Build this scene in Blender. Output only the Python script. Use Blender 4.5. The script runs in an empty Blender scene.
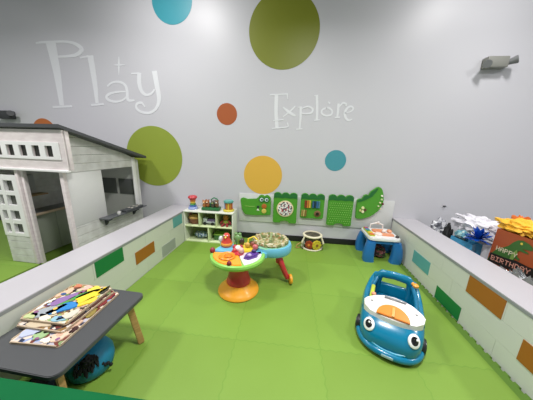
import bpy, bmesh, math, random
from mathutils import Vector, Matrix, noise

S = 0.78          # laid out in a 1/0.78 frame, brought to true metres at the end
PI = math.pi
scn = bpy.context.scene
COL = scn.collection
random.seed(7)
def D(a): return math.radians(a)

# ---------------------------------------------------------------- camera, world, lights, exposure
cd = bpy.data.cameras.new('camera')
cam = bpy.data.objects.new('camera', cd); COL.objects.link(cam)
cd.sensor_fit = 'HORIZONTAL'; cd.sensor_width = 36.0
cd.lens = 214.648 / 533.0 * 36.0
cd.clip_start = 0.02
_r = Vector((0.993989, 0.104927, 0.031253)); _u = Vector((-0.054628, 0.227935, 0.972143)); _b = Vector((0.094880, -0.968006, 0.232297))
_m = Matrix((_r, _u, _b)).transposed().to_4x4()
_m.translation = Vector((0, -3.97785, 1.75)) * S
cam.matrix_world = _m
scn.camera = cam

wd = bpy.data.worlds.new('world'); scn.world = wd; wd.use_nodes = True
wd.node_tree.nodes['Background'].inputs[0].default_value = (0.93, 0.97, 1.0, 1)
wd.node_tree.nodes['Background'].inputs[1].default_value = 0.33

def lamp(x, y, z, power, size=0.45, spread=150, col=(1, 0.975, 0.97)):
    l = bpy.data.lights.new('high_bay_or_fill_light', 'AREA'); l.shape = 'DISK'; l.size = size * S
    l.energy = power * S * S; l.color = col; l.spread = D(spread)
    o = bpy.data.objects.new('high_bay_or_fill_light', l); COL.objects.link(o); o.location = (x * S, y * S, z * S)
    return o
for lx, pw in ((-6.2, 6), (-1.9, 65), (2.74, 58)):
    lamp(lx, -1.5, 4.6, pw, 0.5, 180)            # row of high bay lamps nearest the wall
for lx in (-4.2, 0.42, 5.04):
    lamp(lx, -3.2, 4.6, 105, 0.6, 150)            # added unseen fill row overhead, brightens the middle of the wall and floor
scn.view_settings.view_transform = 'Standard'
scn.view_settings.look = 'None'
scn.view_settings.gamma = 1.0
scn.view_settings.exposure = 0.2

# ---------------------------------------------------------------- materials
MATS = {}
def lin(h):
    c = [int(h[i:i + 2], 16) / 255 for i in (0, 2, 4)]
    return [(v / 12.92 if v <= 0.04045 else ((v + 0.055) / 1.055) ** 2.4) for v in c] + [1]
def mat(name, h, rough=0.45, metal=0.0, var=0.05, scale=12.0, bump=0.0, coat=0.0, trans=0.0):
    if name in MATS: return MATS[name]
    m = bpy.data.materials.new(name); m.use_nodes = True; nt = m.node_tree; b = nt.nodes['Principled BSDF']
    b.inputs['Roughness'].default_value = rough; b.inputs['Metallic'].default_value = metal
    b.inputs['Coat Weight'].default_value = coat
    if trans: b.inputs['Transmission Weight'].default_value = trans
    c = lin(h)
    tc = nt.nodes.new('ShaderNodeTexCoord'); n = nt.nodes.new('ShaderNodeTexNoise'); n.inputs['Scale'].default_value = scale
    n.inputs['Detail'].default_value = 4
    nt.links.new(tc.outputs['Object'], n.inputs['Vector'])
    r = nt.nodes.new('ShaderNodeMapRange'); r.inputs['To Min'].default_value = 1 - var; r.inputs['To Max'].default_value = 1 + var
    nt.links.new(n.outputs['Fac'], r.inputs['Value'])
    mx = nt.nodes.new('ShaderNodeVectorMath'); mx.operation = 'SCALE'; mx.inputs[0].default_value = c[:3]
    nt.links.new(r.outputs['Result'], mx.inputs['Scale']); nt.links.new(mx.outputs['Vector'], b.inputs['Base Color'])
    if bump:
        bp = nt.nodes.new('ShaderNodeBump'); bp.inputs['Strength'].default_value = bump; bp.inputs['Distance'].default_value = 0.01
        nt.links.new(n.outputs['Fac'], bp.inputs['Height']); nt.links.new(bp.outputs['Normal'], b.inputs['Normal'])
    MATS[name] = m
    return m
def speckle(name, cols, scale=30, rough=0.5, kind='VORONOI'):
    """many coloured printed pattern: voronoi cells through a stepped ramp"""
    if name in MATS: return MATS[name]
    m = bpy.data.materials.new(name); m.use_nodes = True; nt = m.node_tree; b = nt.nodes['Principled BSDF']
    b.inputs['Roughness'].default_value = rough
    tc = nt.nodes.new('ShaderNodeTexCoord'); v = nt.nodes.new('ShaderNodeTexVoronoi'); v.inputs['Scale'].default_value = scale
    nt.links.new(tc.outputs['Object'], v.inputs['Vector'])
    sp = nt.nodes.new('ShaderNodeSeparateColor'); nt.links.new(v.outputs['Color'], sp.inputs['Color'])
    rp = nt.nodes.new('ShaderNodeValToRGB'); rp.color_ramp.interpolation = 'CONSTANT'
    e = rp.color_ramp.elements
    while len(e) < len(cols): e.new(0.5)
    for i, h in enumerate(cols): e[i].position = i / len(cols); e[i].color = lin(h)
    nt.links.new(sp.outputs[0], rp.inputs['Fac']); nt.links.new(rp.outputs['Color'], b.inputs['Base Color'])
    MATS[name] = m
    return m
def wood(name, h1, h2, scale=6, rough=0.5, stretch=(1, 1, 12)):
    if name in MATS: return MATS[name]
    m = bpy.data.materials.new(name); m.use_nodes = True; nt = m.node_tree; b = nt.nodes['Principled BSDF']
    b.inputs['Roughness'].default_value = rough
    tc = nt.nodes.new('ShaderNodeTexCoord'); mp = nt.nodes.new('ShaderNodeMapping'); mp.inputs['Scale'].default_value = stretch
    n = nt.nodes.new('ShaderNodeTexNoise'); n.inputs['Scale'].default_value = scale; n.inputs['Detail'].default_value = 6
    nt.links.new(tc.outputs['Object'], mp.inputs['Vector']); nt.links.new(mp.outputs['Vector'], n.inputs['Vector'])
    rp = nt.nodes.new('ShaderNodeValToRGB'); rp.color_ramp.elements[0].color = lin(h1); rp.color_ramp.elements[1].color = lin(h2)
    rp.color_ramp.elements[0].position = 0.35; rp.color_ramp.elements[1].position = 0.65
    nt.links.new(n.outputs['Fac'], rp.inputs['Fac']); nt.links.new(rp.outputs['Color'], b.inputs['Base Color'])
    MATS[name] = m
    return m

# ---------------------------------------------------------------- mesh builder
class M:
    def __init__(s): s.b = bmesh.new()
    def _add(s, bm2, mtx=None):
        if mtx is not None: bmesh.ops.transform(bm2, matrix=mtx, verts=bm2.verts)
        t = bpy.data.meshes.new('t'); bm2.to_mesh(t); bm2.free(); s.b.from_mesh(t); bpy.data.meshes.remove(t); return s
    def box(s, lo, hi, bevel=0.0, rot=None, seg=2):
        b = bmesh.new(); bmesh.ops.create_cube(b, size=1)
        c = [(lo[i] + hi[i]) / 2 for i in range(3)]; d = [abs(hi[i] - lo[i]) for i in range(3)]
        bmesh.ops.scale(b, vec=d, verts=b.verts)
        if bevel: bmesh.ops.bevel(b, geom=b.edges[:], offset=min(bevel, min(d) * 0.45), segments=seg, affect='EDGES', profile=0.5)
        m = Matrix.Translation(c)
        if rot is not None: m = m @ rot.to_4x4()
        return s._add(b, m)
    def bar(s, p0, p1, w, t, bevel=0.004, up=(0, 0, 1)):
        p0, p1 = Vector(p0), Vector(p1); d = p1 - p0; L = d.length; z = d.normalized(); x = Vector(up).cross(z)
        if x.length < 1e-4: x = Vector((1, 0, 0)).cross(z)
        x.normalize(); y = z.cross(x)
        r = Matrix((x, y, z)).transposed(); c = (p0 + p1) / 2
        b = bmesh.new(); bmesh.ops.create_cube(b, size=1); bmesh.ops.scale(b, vec=(w, t, L), verts=b.verts)
        if bevel: bmesh.ops.bevel(b, geom=b.edges[:], offset=min(bevel, min(w, t) * 0.4), segments=2, affect='EDGES')
        return s._add(b, Matrix.Translation(c) @ r.to_4x4())
    def lathe(s, prof, c=(0, 0, 0), seg=32, rot=None, sx=1, sy=1, ring=False):
        b = bmesh.new(); rings = []
        if ring: prof = list(prof) + [prof[0]]
        for r, z in prof:
            if r < 1e-5: rings.append([b.verts.new((0, 0, z))])
            else: rings.append([b.verts.new((r * sx * math.cos(2 * PI * k / seg), r * sy * math.sin(2 * PI * k / seg), z)) for k in range(seg)])
        for a, q in zip(rings, rings[1:]):
            for k in range(seg):
                k2 = (k + 1) % seg
                if len(a) == 1 and len(q) == 1: break
                if len(a) == 1: b.faces.new((a[0], q[k2], q[k]))
                elif len(q) == 1: b.faces.new((a[k], a[k2], q[0]))
                else: b.faces.new((a[k], a[k2], q[k2], q[k]))
        if ring: bmesh.ops.remove_doubles(b, verts=b.verts, dist=1e-5)
        for rg, fl in ((rings[0], 1), (rings[-1], 0)):
            if len(rg) > 1 and not ring: b.faces.new(rg[::-1] if fl else rg)
        bmesh.ops.recalc_face_normals(b, faces=b.faces)
        m = Matrix.Translation(c)
        if rot is not None: m = m @ rot.to_4x4()
        return s._add(b, m)
    def cyl(s, p0, p1, r0, r1=None, seg=20, bevel=0.0):
        r1 = r0 if r1 is None else r1
        p0, p1 = Vector(p0), Vector(p1); d = p1 - p0; L = d.length
        q = Vector((0, 0, 1)).rotation_difference(d)
        bv = min(bevel, L * 0.4, r0 * .4) if bevel else 0
        pr = [(r0, 0), (r1, L)] if not bv else [(r0 - bv, 0), (r0 - bv * .3, bv * .3), (r0, bv), (r1, L - bv), (r1 - bv * .3, L - bv * .3), (r1 - bv, L)]
        return s.lathe(pr, p0, seg, q.to_matrix())
    def tube(s, pts, rad, seg=12, flat=1.0, closed=False, up=(0, 0, 1)):
        pts = [Vector(p) for p in pts]; n = len(pts)
        if not hasattr(rad, '__len__'): rad = [rad] * n
        b = bmesh.new(); rings = []
        for i, p in enumerate(pts):
            a = pts[(i - 1) % n] if (closed or i) else p; c = pts[(i + 1) % n] if (closed or i < n - 1) else p
            z = (c - a).normalized(); x = Vector(up).cross(z)
            if x.length < 1e-3: x = Vector((1, 0, 0.01)).cross(z)
            x.normalize(); y = z.cross(x)
            rings.append([b.verts.new(p + x * rad[i] * math.cos(2 * PI * k / seg) + y * rad[i] * flat * math.sin(2 * PI * k / seg)) for k in range(seg)])
        for i in range(n if closed else n - 1):
            a, q = rings[i], rings[(i + 1) % n]
            for k in range(seg): b.faces.new((a[k], a[(k + 1) % seg], q[(k + 1) % seg], q[k]))
        if not closed: b.faces.new(rings[0][::-1]); b.faces.new(rings[-1])
        bmesh.ops.recalc_face_normals(b, faces=b.faces)
        return s._add(b)
    def ell(s, c, r, sub=3, rot=None):
        if not hasattr(r, '__len__'): r = (r, r, r)
        b = bmesh.new(); bmesh.ops.create_icosphere(b, subdivisions=sub, radius=1); bmesh.ops.scale(b, vec=r, verts=b.verts)
        m = Matrix.Translation(c)
        if rot is not None: m = m @ rot.to_4x4()
        return s._add(b, m)
    def prism(s, poly, depth, origin=(0, 0, 0), ax=(1, 0, 0), ay=(0, 0, 1), bevel=0.0, holes=()):
        """poly in (a,b) on axes ax, ay from origin, thickened by depth along ax x ay"""
        ax, ay, o = Vector(ax), Vector(ay), Vector(origin); nz = ax.cross(ay)
        b = bmesh.new()
        vs = [b.verts.new(o + ax * p[0] + ay * p[1]) for p in poly]
        f = b.faces.new(vs)
        r = bmesh.ops.extrude_face_region(b, geom=[f]); nv = [e for e in r['geom'] if isinstance(e, bmesh.types.BMVert)]
        bmesh.ops.translate(b, vec=nz * depth, verts=nv)
        bmesh.ops.recalc_face_normals(b, faces=b.faces)
        if bevel:
            es = [e for e in b.edges if all(v in set(nv) for v in e.verts)]
            bmesh.ops.bevel(b, geom=es, offset=bevel, segments=2, affect='EDGES')
        big = [x for x in b.faces if len(x.verts) > 4]
        if big: bmesh.ops.triangulate(b, faces=big)
        return s._add(b)
    def loft(s, rings, cap=True, closed=True):
        b = bmesh.new(); rr = [[b.verts.new(p) for p in ring] for ring in rings]; n = len(rr[0])
        for a, q in zip(rr, rr[1:]):
            for k in range(n if closed else n - 1): b.faces.new((a[k], a[(k + 1) % n], q[(k + 1) % n], q[k]))
        if cap: b.faces.new(rr[0][::-1]); b.faces.new(rr[-1])
        bmesh.ops.recalc_face_normals(b, faces=b.faces)
        return s._add(b)
    def crumple(s, c, r, amp=0.3, freq=3.0, seed=0, sub=4):
        b = bmesh.new(); bmesh.ops.create_icosphere(b, subdivisions=sub, radius=1)
        for v in b.verts:
            p = v.co.copy(); o = Vector((seed * 7.1, seed * 3.3, seed))
            n1 = abs(noise.noise(p * freq + o)); n2 = abs(noise.noise(p * freq * 2.3 + o))
            v.co = p * (1 + amp * (1.6 * n1 + .9 * n2 - .45))
        bmesh.ops.scale(b, vec=r, verts=b.verts)
        return s._add(b, Matrix.Translation(c))
    def obj(s, name, m, parent=None, smooth=True, ang=38, label=None, loc=None, rotz=0):
        b = s.b
        if smooth:
            for f in b.faces: f.smooth = True
            for e in b.edges:
                if len(e.link_faces) == 2 and e.calc_face_angle(0) > D(ang): e.smooth = False
        me = bpy.data.meshes.new(name); b.to_mesh(me); b.free(); me.materials.append(m)
        o = bpy.data.objects.new(name, me); COL.objects.link(o)
        if parent is not None: o.parent = parent
        if loc: o.location = loc
        o.rotation_euler[2] = rotz
        if label: o['label'] = label
        return o
def thing(name, label, cat, loc=(0, 0, 0), rotz=0, group=None):
    o = bpy.data.objects.new(name, None); o.empty_display_size = .05; COL.objects.link(o)
    o.location = loc; o.rotation_euler[2] = rotz; o['label'] = label; o['category'] = cat
    if group: o['group'] = group
    return o
def tag(o, label, cat, group=None):
    o['label'] = label; o['category'] = cat
    if group: o['group'] = group
    return o
def structure(o): o['kind'] = 'structure'; return o
def rot(x=0, y=0, z=0): return Matrix.Rotation(D(z), 3, 'Z') @ Matrix.Rotation(D(y), 3, 'Y') @ Matrix.Rotation(D(x), 3, 'X')
def rrect(x0, y0, x1, y1, r, n=5):
    P = []
    for cx, cy, a in ((x1 - r, y1 - r, 0), (x0 + r, y1 - r, 90), (x0 + r, y0 + r, 180), (x1 - r, y0 + r, 270)):
        for k in range(n + 1): t = D(a + 90 * k / n); P.append((cx + r * math.cos(t), cy + r * math.sin(t)))
    return P

# ---------------------------------------------------------------- setting
def wall_material():
    m = bpy.data.materials.new('painted_wall'); m.use_nodes = True; nt = m.node_tree; b = nt.nodes['Principled BSDF']
    b.inputs['Roughness'].default_value = 0.42
    b.inputs['Specular IOR Level'].default_value = 0.42
    tc = nt.nodes.new('ShaderNodeTexCoord'); n = nt.nodes.new('ShaderNodeTexNoise'); n.inputs['Scale'].default_value = 1.3
    nt.links.new(tc.outputs['Object'], n.inputs['Vector'])
    rp = nt.nodes.new('ShaderNodeValToRGB'); rp.color_ramp.elements[0].color = lin('c4c4c9'); rp.color_ramp.elements[1].color = lin('c8c8cc')
    nt.links.new(n.outputs['Fac'], rp.inputs['Fac']); nt.links.new(rp.outputs['Color'], b.inputs['Base Color'])
    n2 = nt.nodes.new('ShaderNodeTexNoise'); n2.inputs['Scale'].default_value = 160; nt.links.new(tc.outputs['Object'], n2.inputs['Vector'])
    bp = nt.nodes.new('ShaderNodeBump'); bp.inputs['Strength'].default_value = 0.10; bp.inputs['Distance'].default_value = 0.004
    nt.links.new(n2.outputs['Fac'], bp.inputs['Height']); nt.links.new(bp.outputs['Normal'], b.inputs['Normal'])
    return m
def foam_material():
    """lime foam tiles: per tile tint, zigzag interlocking seams"""
    m = bpy.data.materials.new('lime_foam_tiles'); m.use_nodes = True; nt = m.node_tree; b = nt.nodes['Principled BSDF']
    b.inputs['Roughness'].default_value = 0.55
    L = nt.links.new
    def math_(op, a, c=None):
        n = nt.nodes.new('ShaderNodeMath'); n.operation = op
        for i, v in enumerate((a, c)):
            if v is None: continue
            if isinstance(v, (int, float)): n.inputs[i].default_value = v
            else: L(v, n.inputs[i])
        return n.outputs[0]
    g = nt.nodes.new('ShaderNodeNewGeometry'); s = nt.nodes.new('ShaderNodeSeparateXYZ'); L(g.outputs['Position'], s.inputs[0])
    T = 0.78 * S
    u = math_('DIVIDE', math_('SUBTRACT', s.outputs[0], 0.38 * S), T); v = math_('DIVIDE', math_('ADD', s.outputs[1], 1.57 * S), T)
    zu = math_('MULTIPLY', math_('PINGPONG', math_('MULTIPLY', v, 18), 1.0), 0.018)
    zv = math_('MULTIPLY', math_('PINGPONG', math_('MULTIPLY', u, 18), 1.0), 0.018)
    us = math_('ADD', u, zu); vs = math_('ADD', v, zv)
    du = math_('PINGPONG', us, 0.5); dv = math_('PINGPONG', vs, 0.5)
    seam = math_('LESS_THAN', math_('MINIMUM', du, dv), 0.0065)
    fu = math_('FLOOR', us); fv = math_('FLOOR', vs)
    c = nt.nodes.new('ShaderNodeCombineXYZ'); L(fu, c.inputs[0]); L(fv, c.inputs[1])
    wn = nt.nodes.new('ShaderNodeTexWhiteNoise'); wn.noise_dimensions = '2D'; L(c.outputs[0], wn.inputs['Vector'])
    n = nt.nodes.new('ShaderNodeTexNoise'); n.inputs['Scale'].default_value = 2.0; L(g.outputs['Position'], n.inputs['Vector'])
    val = math_('ADD', math_('MULTIPLY', wn.outputs['Value'], 0.45), math_('MULTIPLY', n.outputs['Fac'], 0.55))
    rp = nt.nodes.new('ShaderNodeValToRGB'); rp.color_ramp.elements[0].color = lin('719232'); rp.color_ramp.elements[1].color = lin('7ca03c')
    rp.color_ramp.elements[0].position = .2; rp.color_ramp.elements[1].position = .8
    L(val, rp.inputs['Fac'])
    mx = nt.nodes.new('ShaderNodeMix'); mx.data_type = 'RGBA'
    L(math_('MULTIPLY', seam, 0.4), mx.inputs['Factor']); L(rp.outputs['Color'], mx.inputs['A']); mx.inputs['B'].default_value = lin('5b8a26')
    L(mx.outputs['Result'], b.inputs['Base Color'])
    n2 = nt.nodes.new('ShaderNodeTexNoise'); n2.inputs['Scale'].default_value = 90; L(g.outputs['Position'], n2.inputs['Vector'])
    bp = nt.nodes.new('ShaderNodeBump'); bp.inputs['Strength'].default_value = 0.12; bp.inputs['Distance'].default_value = 0.004
    L(n2.outputs['Fac'], bp.inputs['Height']); L(bp.outputs['Normal'], b.inputs['Normal'])
    return m
structure(M().box((-9, 0, -0.03), (7.5, 0.15, 5.2)).obj('wall_back', wall_material(), smooth=False))
structure(M().box((-9, -8, -0.13), (7.5, 0, -0.03)).obj('floor', mat('grey_floor', '85888a', .6, var=.08), smooth=False))
structure(M().box((-9, -8, 5.2), (7.5, .15, 5.35)).obj('ceiling', mat('grey_ceiling', '77797b', .8), smooth=False))
blk = mat('black_rubber', '1c1d1e', .5)
structure(M().box((-9, -0.018, -0.03), (7.5, -0.0002, 0.11), .003).obj('baseboard_back', blk))
XL = lambda y: -1.8827 + .0188 * y
XR = lambda y: 1.9419 + .0174 * y
foam = foam_material()
tag(M().prism([(XL(-6) + .004, -6), (XR(-6) - .095, -6), (XR(0) - .095, -.021), (XL(0) + .004, -.021)], .03, (0, 0, -.03), (1, 0, 0), (0, 1, 0)).obj('foam_mat', foam, smooth=False),
    'large lime green foam tile mat covering the floor between the two low walls', 'foam mat')
st = thing('mat_border', 'darker green toothed foam border strip along the right low wall', 'mat border', (0, 0, -.03))
mb = M().prism([(XR(-6) - .094, -6), (XR(-6) - .022, -6), (XR(0) - .022, -.021), (XR(0) - .094, -.021)], .027, (0, 0, 0), (1, 0, 0), (0, 1, 0))
mb.obj('strip', mat('border_green', '5a7f2a', .6), st, smooth=False)
y = -.06
while y > -3.6:
    x = XR(y); M().prism([(x - .0225, y), (x - .002, y + .006), (x - .002, y - .044), (x - .0225, y - .038)], .026, (0, 0, 0), (1, 0, 0), (0, 1, 0)).obj('tooth', mat('border_green', '5a7f2a', .6), st, smooth=False); y -= .085
tag(M().prism([(-4.3, -1.47), (-2.42, -1.47), (-2.42, -.021), (-6.6, -.021), (-6.6, -.84), (-6.6, -.84)][:5] + [(-6.6, -1.0), (-6.6, -4.5), (-3.60, -4.5), (-3.56, -1.49)], .03, (0, 0, -.03), (1, 0, 0), (0, 1, 0)).obj('foam_mat', foam, smooth=False),
    'lime green foam mat under and beside the white playhouse', 'foam mat')

# painted dots on the wall (paint film has its own small thickness)
dots = [(-2.05, 4.06, .345, '3c97a6', 'teal painted dot cut by the top edge of the picture', 'left of the big green dot'),
        (-.198, 3.60, .565, '7b8226', 'largest dot, olive green, high at the top centre of the wall', ''),
        (-1.147, 2.327, .184, 'a5572c', 'small rust brown painted dot between the two painted words', ''),
        (-2.596, 1.532, .566, '8c9c37', 'large olive green painted dot beside the playhouse roof', ''),
        (-.474, 1.266, .358, 'dbae45', 'yellow painted dot right above the crocodile head panel', ''),
        (.817, 1.583, .183, '46939f', 'small teal painted dot below the word Explore', ''),
        (-4.86, 1.93, .262, 'b5662c', 'orange painted dot half hidden behind the playhouse roof', '')]
for x, z, r, h, lb, e in dots:
    tag(M().cyl((x, -.0002, z), (x, -.003, z), r, seg=96).obj('wall_dot', mat('paint_' + h, h, .42, var=.02), smooth=True), lb, 'wall dot', 'painted dots on the wall')

LETTERS = {
 'letter_p_capital': [[(-4.382, 3.489, 0.097), (-4.361, 2.999, 0.074), (-4.38, 2.431, 0.045)], [(-4.681, 3.48, 0.013), (-4.54, 3.491, 0.019), (-4.326, 3.495, 0.019), (-4.114, 3.496, 0.019), (-3.931, 3.47, 0.025), (-3.807, 3.402, 0.034), (-3.809, 3.342, 0.037), (-3.926, 3.282, 0.028), (-4.12, 3.263, 0.021), (-4.301, 3.258, 0.017)], [(-4.578, 2.398, 0.018), (-4.168, 2.418, 0.018)]],
 'letter_l_play': [[(-3.643, 3.273, 0.058), (-3.628, 2.893, 0.049), (-3.637, 2.477, 0.032)], [(-3.85, 3.237, 0.011), (-3.678, 3.26, 0.018)], [(-3.765, 2.446, 0.018), (-3.505, 2.464, 0.017)]],
 'letter_a': [[(-3.384, 2.769, 0.016), (-3.289, 2.828, 0.017), (-3.149, 2.845, 0.019), (-3.036, 2.794, 0.022), (-3.008, 2.692, 0.025), (-3.007, 2.544, 0.026), (-2.88, 2.539, 0.012)], [(-3.034, 2.683, 0.012), (-3.19, 2.676, 0.016), (-3.351, 2.645, 0.021), (-3.429, 2.591, 0.025), (-3.385, 2.531, 0.023), (-3.248, 2.508, 0.019), (-3.104, 2.543, 0.016), (-3.019, 2.612, 0.012)]],
 'letter_y': [[(-2.894, 2.98, 0.012), (-2.743, 2.985, 0.013)], [(-2.736, 2.994, 0.037), (-2.755, 2.823, 0.037), (-2.726, 2.693, 0.031), (-2.648, 2.632, 0.022), (-2.545, 2.651, 0.02), (-2.471, 2.724, 0.015)], [(-2.449, 3.021, 0.046), (-2.424, 2.796, 0.043), (-2.402, 2.564, 0.037), (-2.466, 2.415, 0.025), (-2.594, 2.329, 0.023), (-2.748, 2.333, 0.021), (-2.852, 2.392, 0.021), (-2.843, 2.471, 0.022), (-2.748, 2.496, 0.021), (-2.686, 2.428, 0.008)]],
 'star': [[(-3.093, 3.251, 0.004), (-3.111, 3.121, 0.015), (-3.133, 2.96, 0.003)], [(-3.212, 3.118, 0.003), (-3.111, 3.118, 0.013), (-2.994, 3.12, 0.004)]],
 'letter_e_capital': [[(-0.274, 2.657, 0.032), (-0.273, 2.387, 0.03), (-0.245, 2.115, 0.03)], [(-0.39, 2.648, 0.01), (-0.083, 2.665, 0.009)], [(-0.093, 2.665, 0.01), (-0.082, 2.585, 0.008)], [(-0.337, 2.1, 0.01), (-0.195, 2.116, 0.01), (-0.055, 2.138, 0.01), (-0.071, 2.206, 0.008)], [(-0.316, 2.233, 0.009), (-0.136, 2.251, 0.008)]],
 'letter_x': [[(-0.156, 2.456, 0.008), (-0.045, 2.376, 0.023), (0.065, 2.316, 0.013)], [(0.055, 2.476, 0.01), (-0.03, 2.391, 0.013), (-0.148, 2.297, 0.008)]],
 'letter_p': [[(0.148, 2.469, 0.021), (0.155, 2.272, 0.018), (0.15, 2.111, 0.014)], [(0.095, 2.456, 0.006), (0.148, 2.463, 0.008)], [(0.092, 2.097, 0.01), (0.199, 2.106, 0.009)], [(0.166, 2.439, 0.01), (0.268, 2.47, 0.013), (0.35, 2.432, 0.016), (0.33, 2.372, 0.014), (0.236, 2.353, 0.011), (0.165, 2.364, 0.009)]],
 'letter_l': [[(0.401, 2.654, 0.021), (0.424, 2.457, 0.02), (0.434, 2.259, 0.019)], [(0.359, 2.639, 0.006), (0.408, 2.645, 0.009)], [(0.387, 2.249, 0.01), (0.485, 2.26, 0.009)]],
 'letter_o': [[(0.583, 2.453, 0.014), (0.514, 2.423, 0.014), (0.507, 2.369, 0.014), (0.579, 2.328, 0.014), (0.665, 2.347, 0.014), (0.678, 2.401, 0.014), (0.63, 2.448, 0.014), (0.577, 2.453, 0.014)], [(0.596, 2.548, 0.009), (0.63, 2.519, 0.014)]],
 'letter_r': [[(0.771, 2.523, 0.02), (0.774, 2.403, 0.019), (0.769, 2.307, 0.015)], [(0.732, 2.3, 0.01), (0.815, 2.308, 0.01)], [(0.783, 2.468, 0.009), (0.837, 2.53, 0.014), (0.894, 2.516, 0.013), (0.891, 2.487, 0.012)]],
 'letter_e': [[(0.891, 2.375, 0.008), (0.975, 2.397, 0.009), (1.018, 2.441, 0.012), (0.989, 2.479, 0.014), (0.93, 2.464, 0.016), (0.89, 2.389, 0.02), (0.908, 2.309, 0.02), (0.96, 2.262, 0.015), (1.019, 2.281, 0.009)]],
}
def ribbon(mb, row, y=-.0003, t=.003):
    # row: (x, z, half width) -> smooth stroke of varying width lying on the wall
    P = []
    n = len(row)
    def cr(a, b, c, d, t): return .5 * ((2 * b) + (-a + c) * t + (2 * a - 5 * b + 4 * c - d) * t * t + (-a + 3 * b - 3 * c + d) * t ** 3)
    closed = n > 4 and abs(row[0][0] - row[-1][0]) < .03 and abs(row[0][1] - row[-1][1]) < .03
    for i in range(n - 1):
        a = row[max(i - 1, 0)]; b = row[i]; c = row[i + 1]; d = row[min(i + 2, n - 1)]
        for k in range(6): P.append(tuple(cr(a[j], b[j], c[j], d[j], k / 6) for j in range(3)))
    P.append(row[-1])
    Lf, Rt = [], []
    for i, p in enumerate(P):
        q0, q1 = P[max(i - 1, 0)], P[min(i + 1, len(P) - 1)]
        dx, dz = q1[0] - q0[0], q1[1] - q0[1]; l = math.hypot(dx, dz) or 1
        w = max(p[2], .004); Lf.append((p[0] - dz / l * w, p[1] + dx / l * w)); Rt.append((p[0] + dz / l * w, p[1] - dx / l * w))
    b = bmesh.new(); A = []
    for l, r in zip(Lf, Rt):
        A.append([b.verts.new((l[0], y, l[1])), b.verts.new((r[0], y, r[1])), b.verts.new((r[0], y - t, r[1])), b.verts.new((l[0], y - t, l[1]))])
    for a, c in zip(A, A[1:]):
        for k in range(4): b.faces.new((a[k], a[(k + 1) % 4], c[(k + 1) % 4], c[k]))
    b.faces.new(A[0][::-1]); b.faces.new(A[-1])
    bmesh.ops.recalc_face_normals(b, faces=b.faces)
    mb._add(b)
white_paint = mat('white_letter_paint', 'dddfe2', .4, var=.01)
wp = thing('wall_lettering', 'large white painted word Play in curly serif letters', 'wall lettering', (0, 0, 0))
we = thing('wall_lettering', 'smaller white painted word Explore in curly serif letters', 'wall lettering', (0, 0, 0))
NM = {'letter_p_capital': ('letter', wp), 'letter_l_play': ('letter', wp), 'letter_a': ('letter', wp), 'letter_y': ('letter', wp), 'star': ('star', wp)}
for k, strokes in LETTERS.items():
    nm, par = NM.get(k, ('letter', we)); mb = M()
    for i, row in enumerate(strokes): ribbon(mb, row, t=.003 + .0006 * i)
    mb.obj(nm, white_paint, par, smooth=False)

# ---------------------------------------------------------------- emergency lights
grey_pl = mat('grey_fixture', '85867f', .5); dark_pl = mat('dark_fixture', '3b3d3f', .5)
def em_light(x, z, label, body, head):
    t = thing('emergency_light', label, 'emergency light', (x, 0, z))
    M().box((-.155, -.12, -.075), (.135, -.0003, .075), .015).obj('housing', body, t)
    M().cyl((.12, -.07, -.01), (.215, -.14, .02), .03, .055, 20).cyl((.215, -.14, .02), (.222, -.146, .022), .055, .05, 20).obj('lamp_head', head, t)
    M().cyl((-.14, -.09, -.02), (-.19, -.17, -.05), .03, .052, 20).obj('lamp_head', head, t)
    return t
em_light(2.98, 3.10, 'light grey emergency light box high on the right of the wall', grey_pl, mat('fixture_head', '77797a', .4))
em_light(-5.56, 2.235, 'dark emergency light box on the wall above the playhouse roof', dark_pl, dark_pl)
hk = M().box((2.745, -.03, .855), (2.785, -.0003, .872), .003).obj('wall_bracket', dark_pl)
tag(hk, 'tiny dark bracket on the wall above the gift bags', 'bracket')

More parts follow.
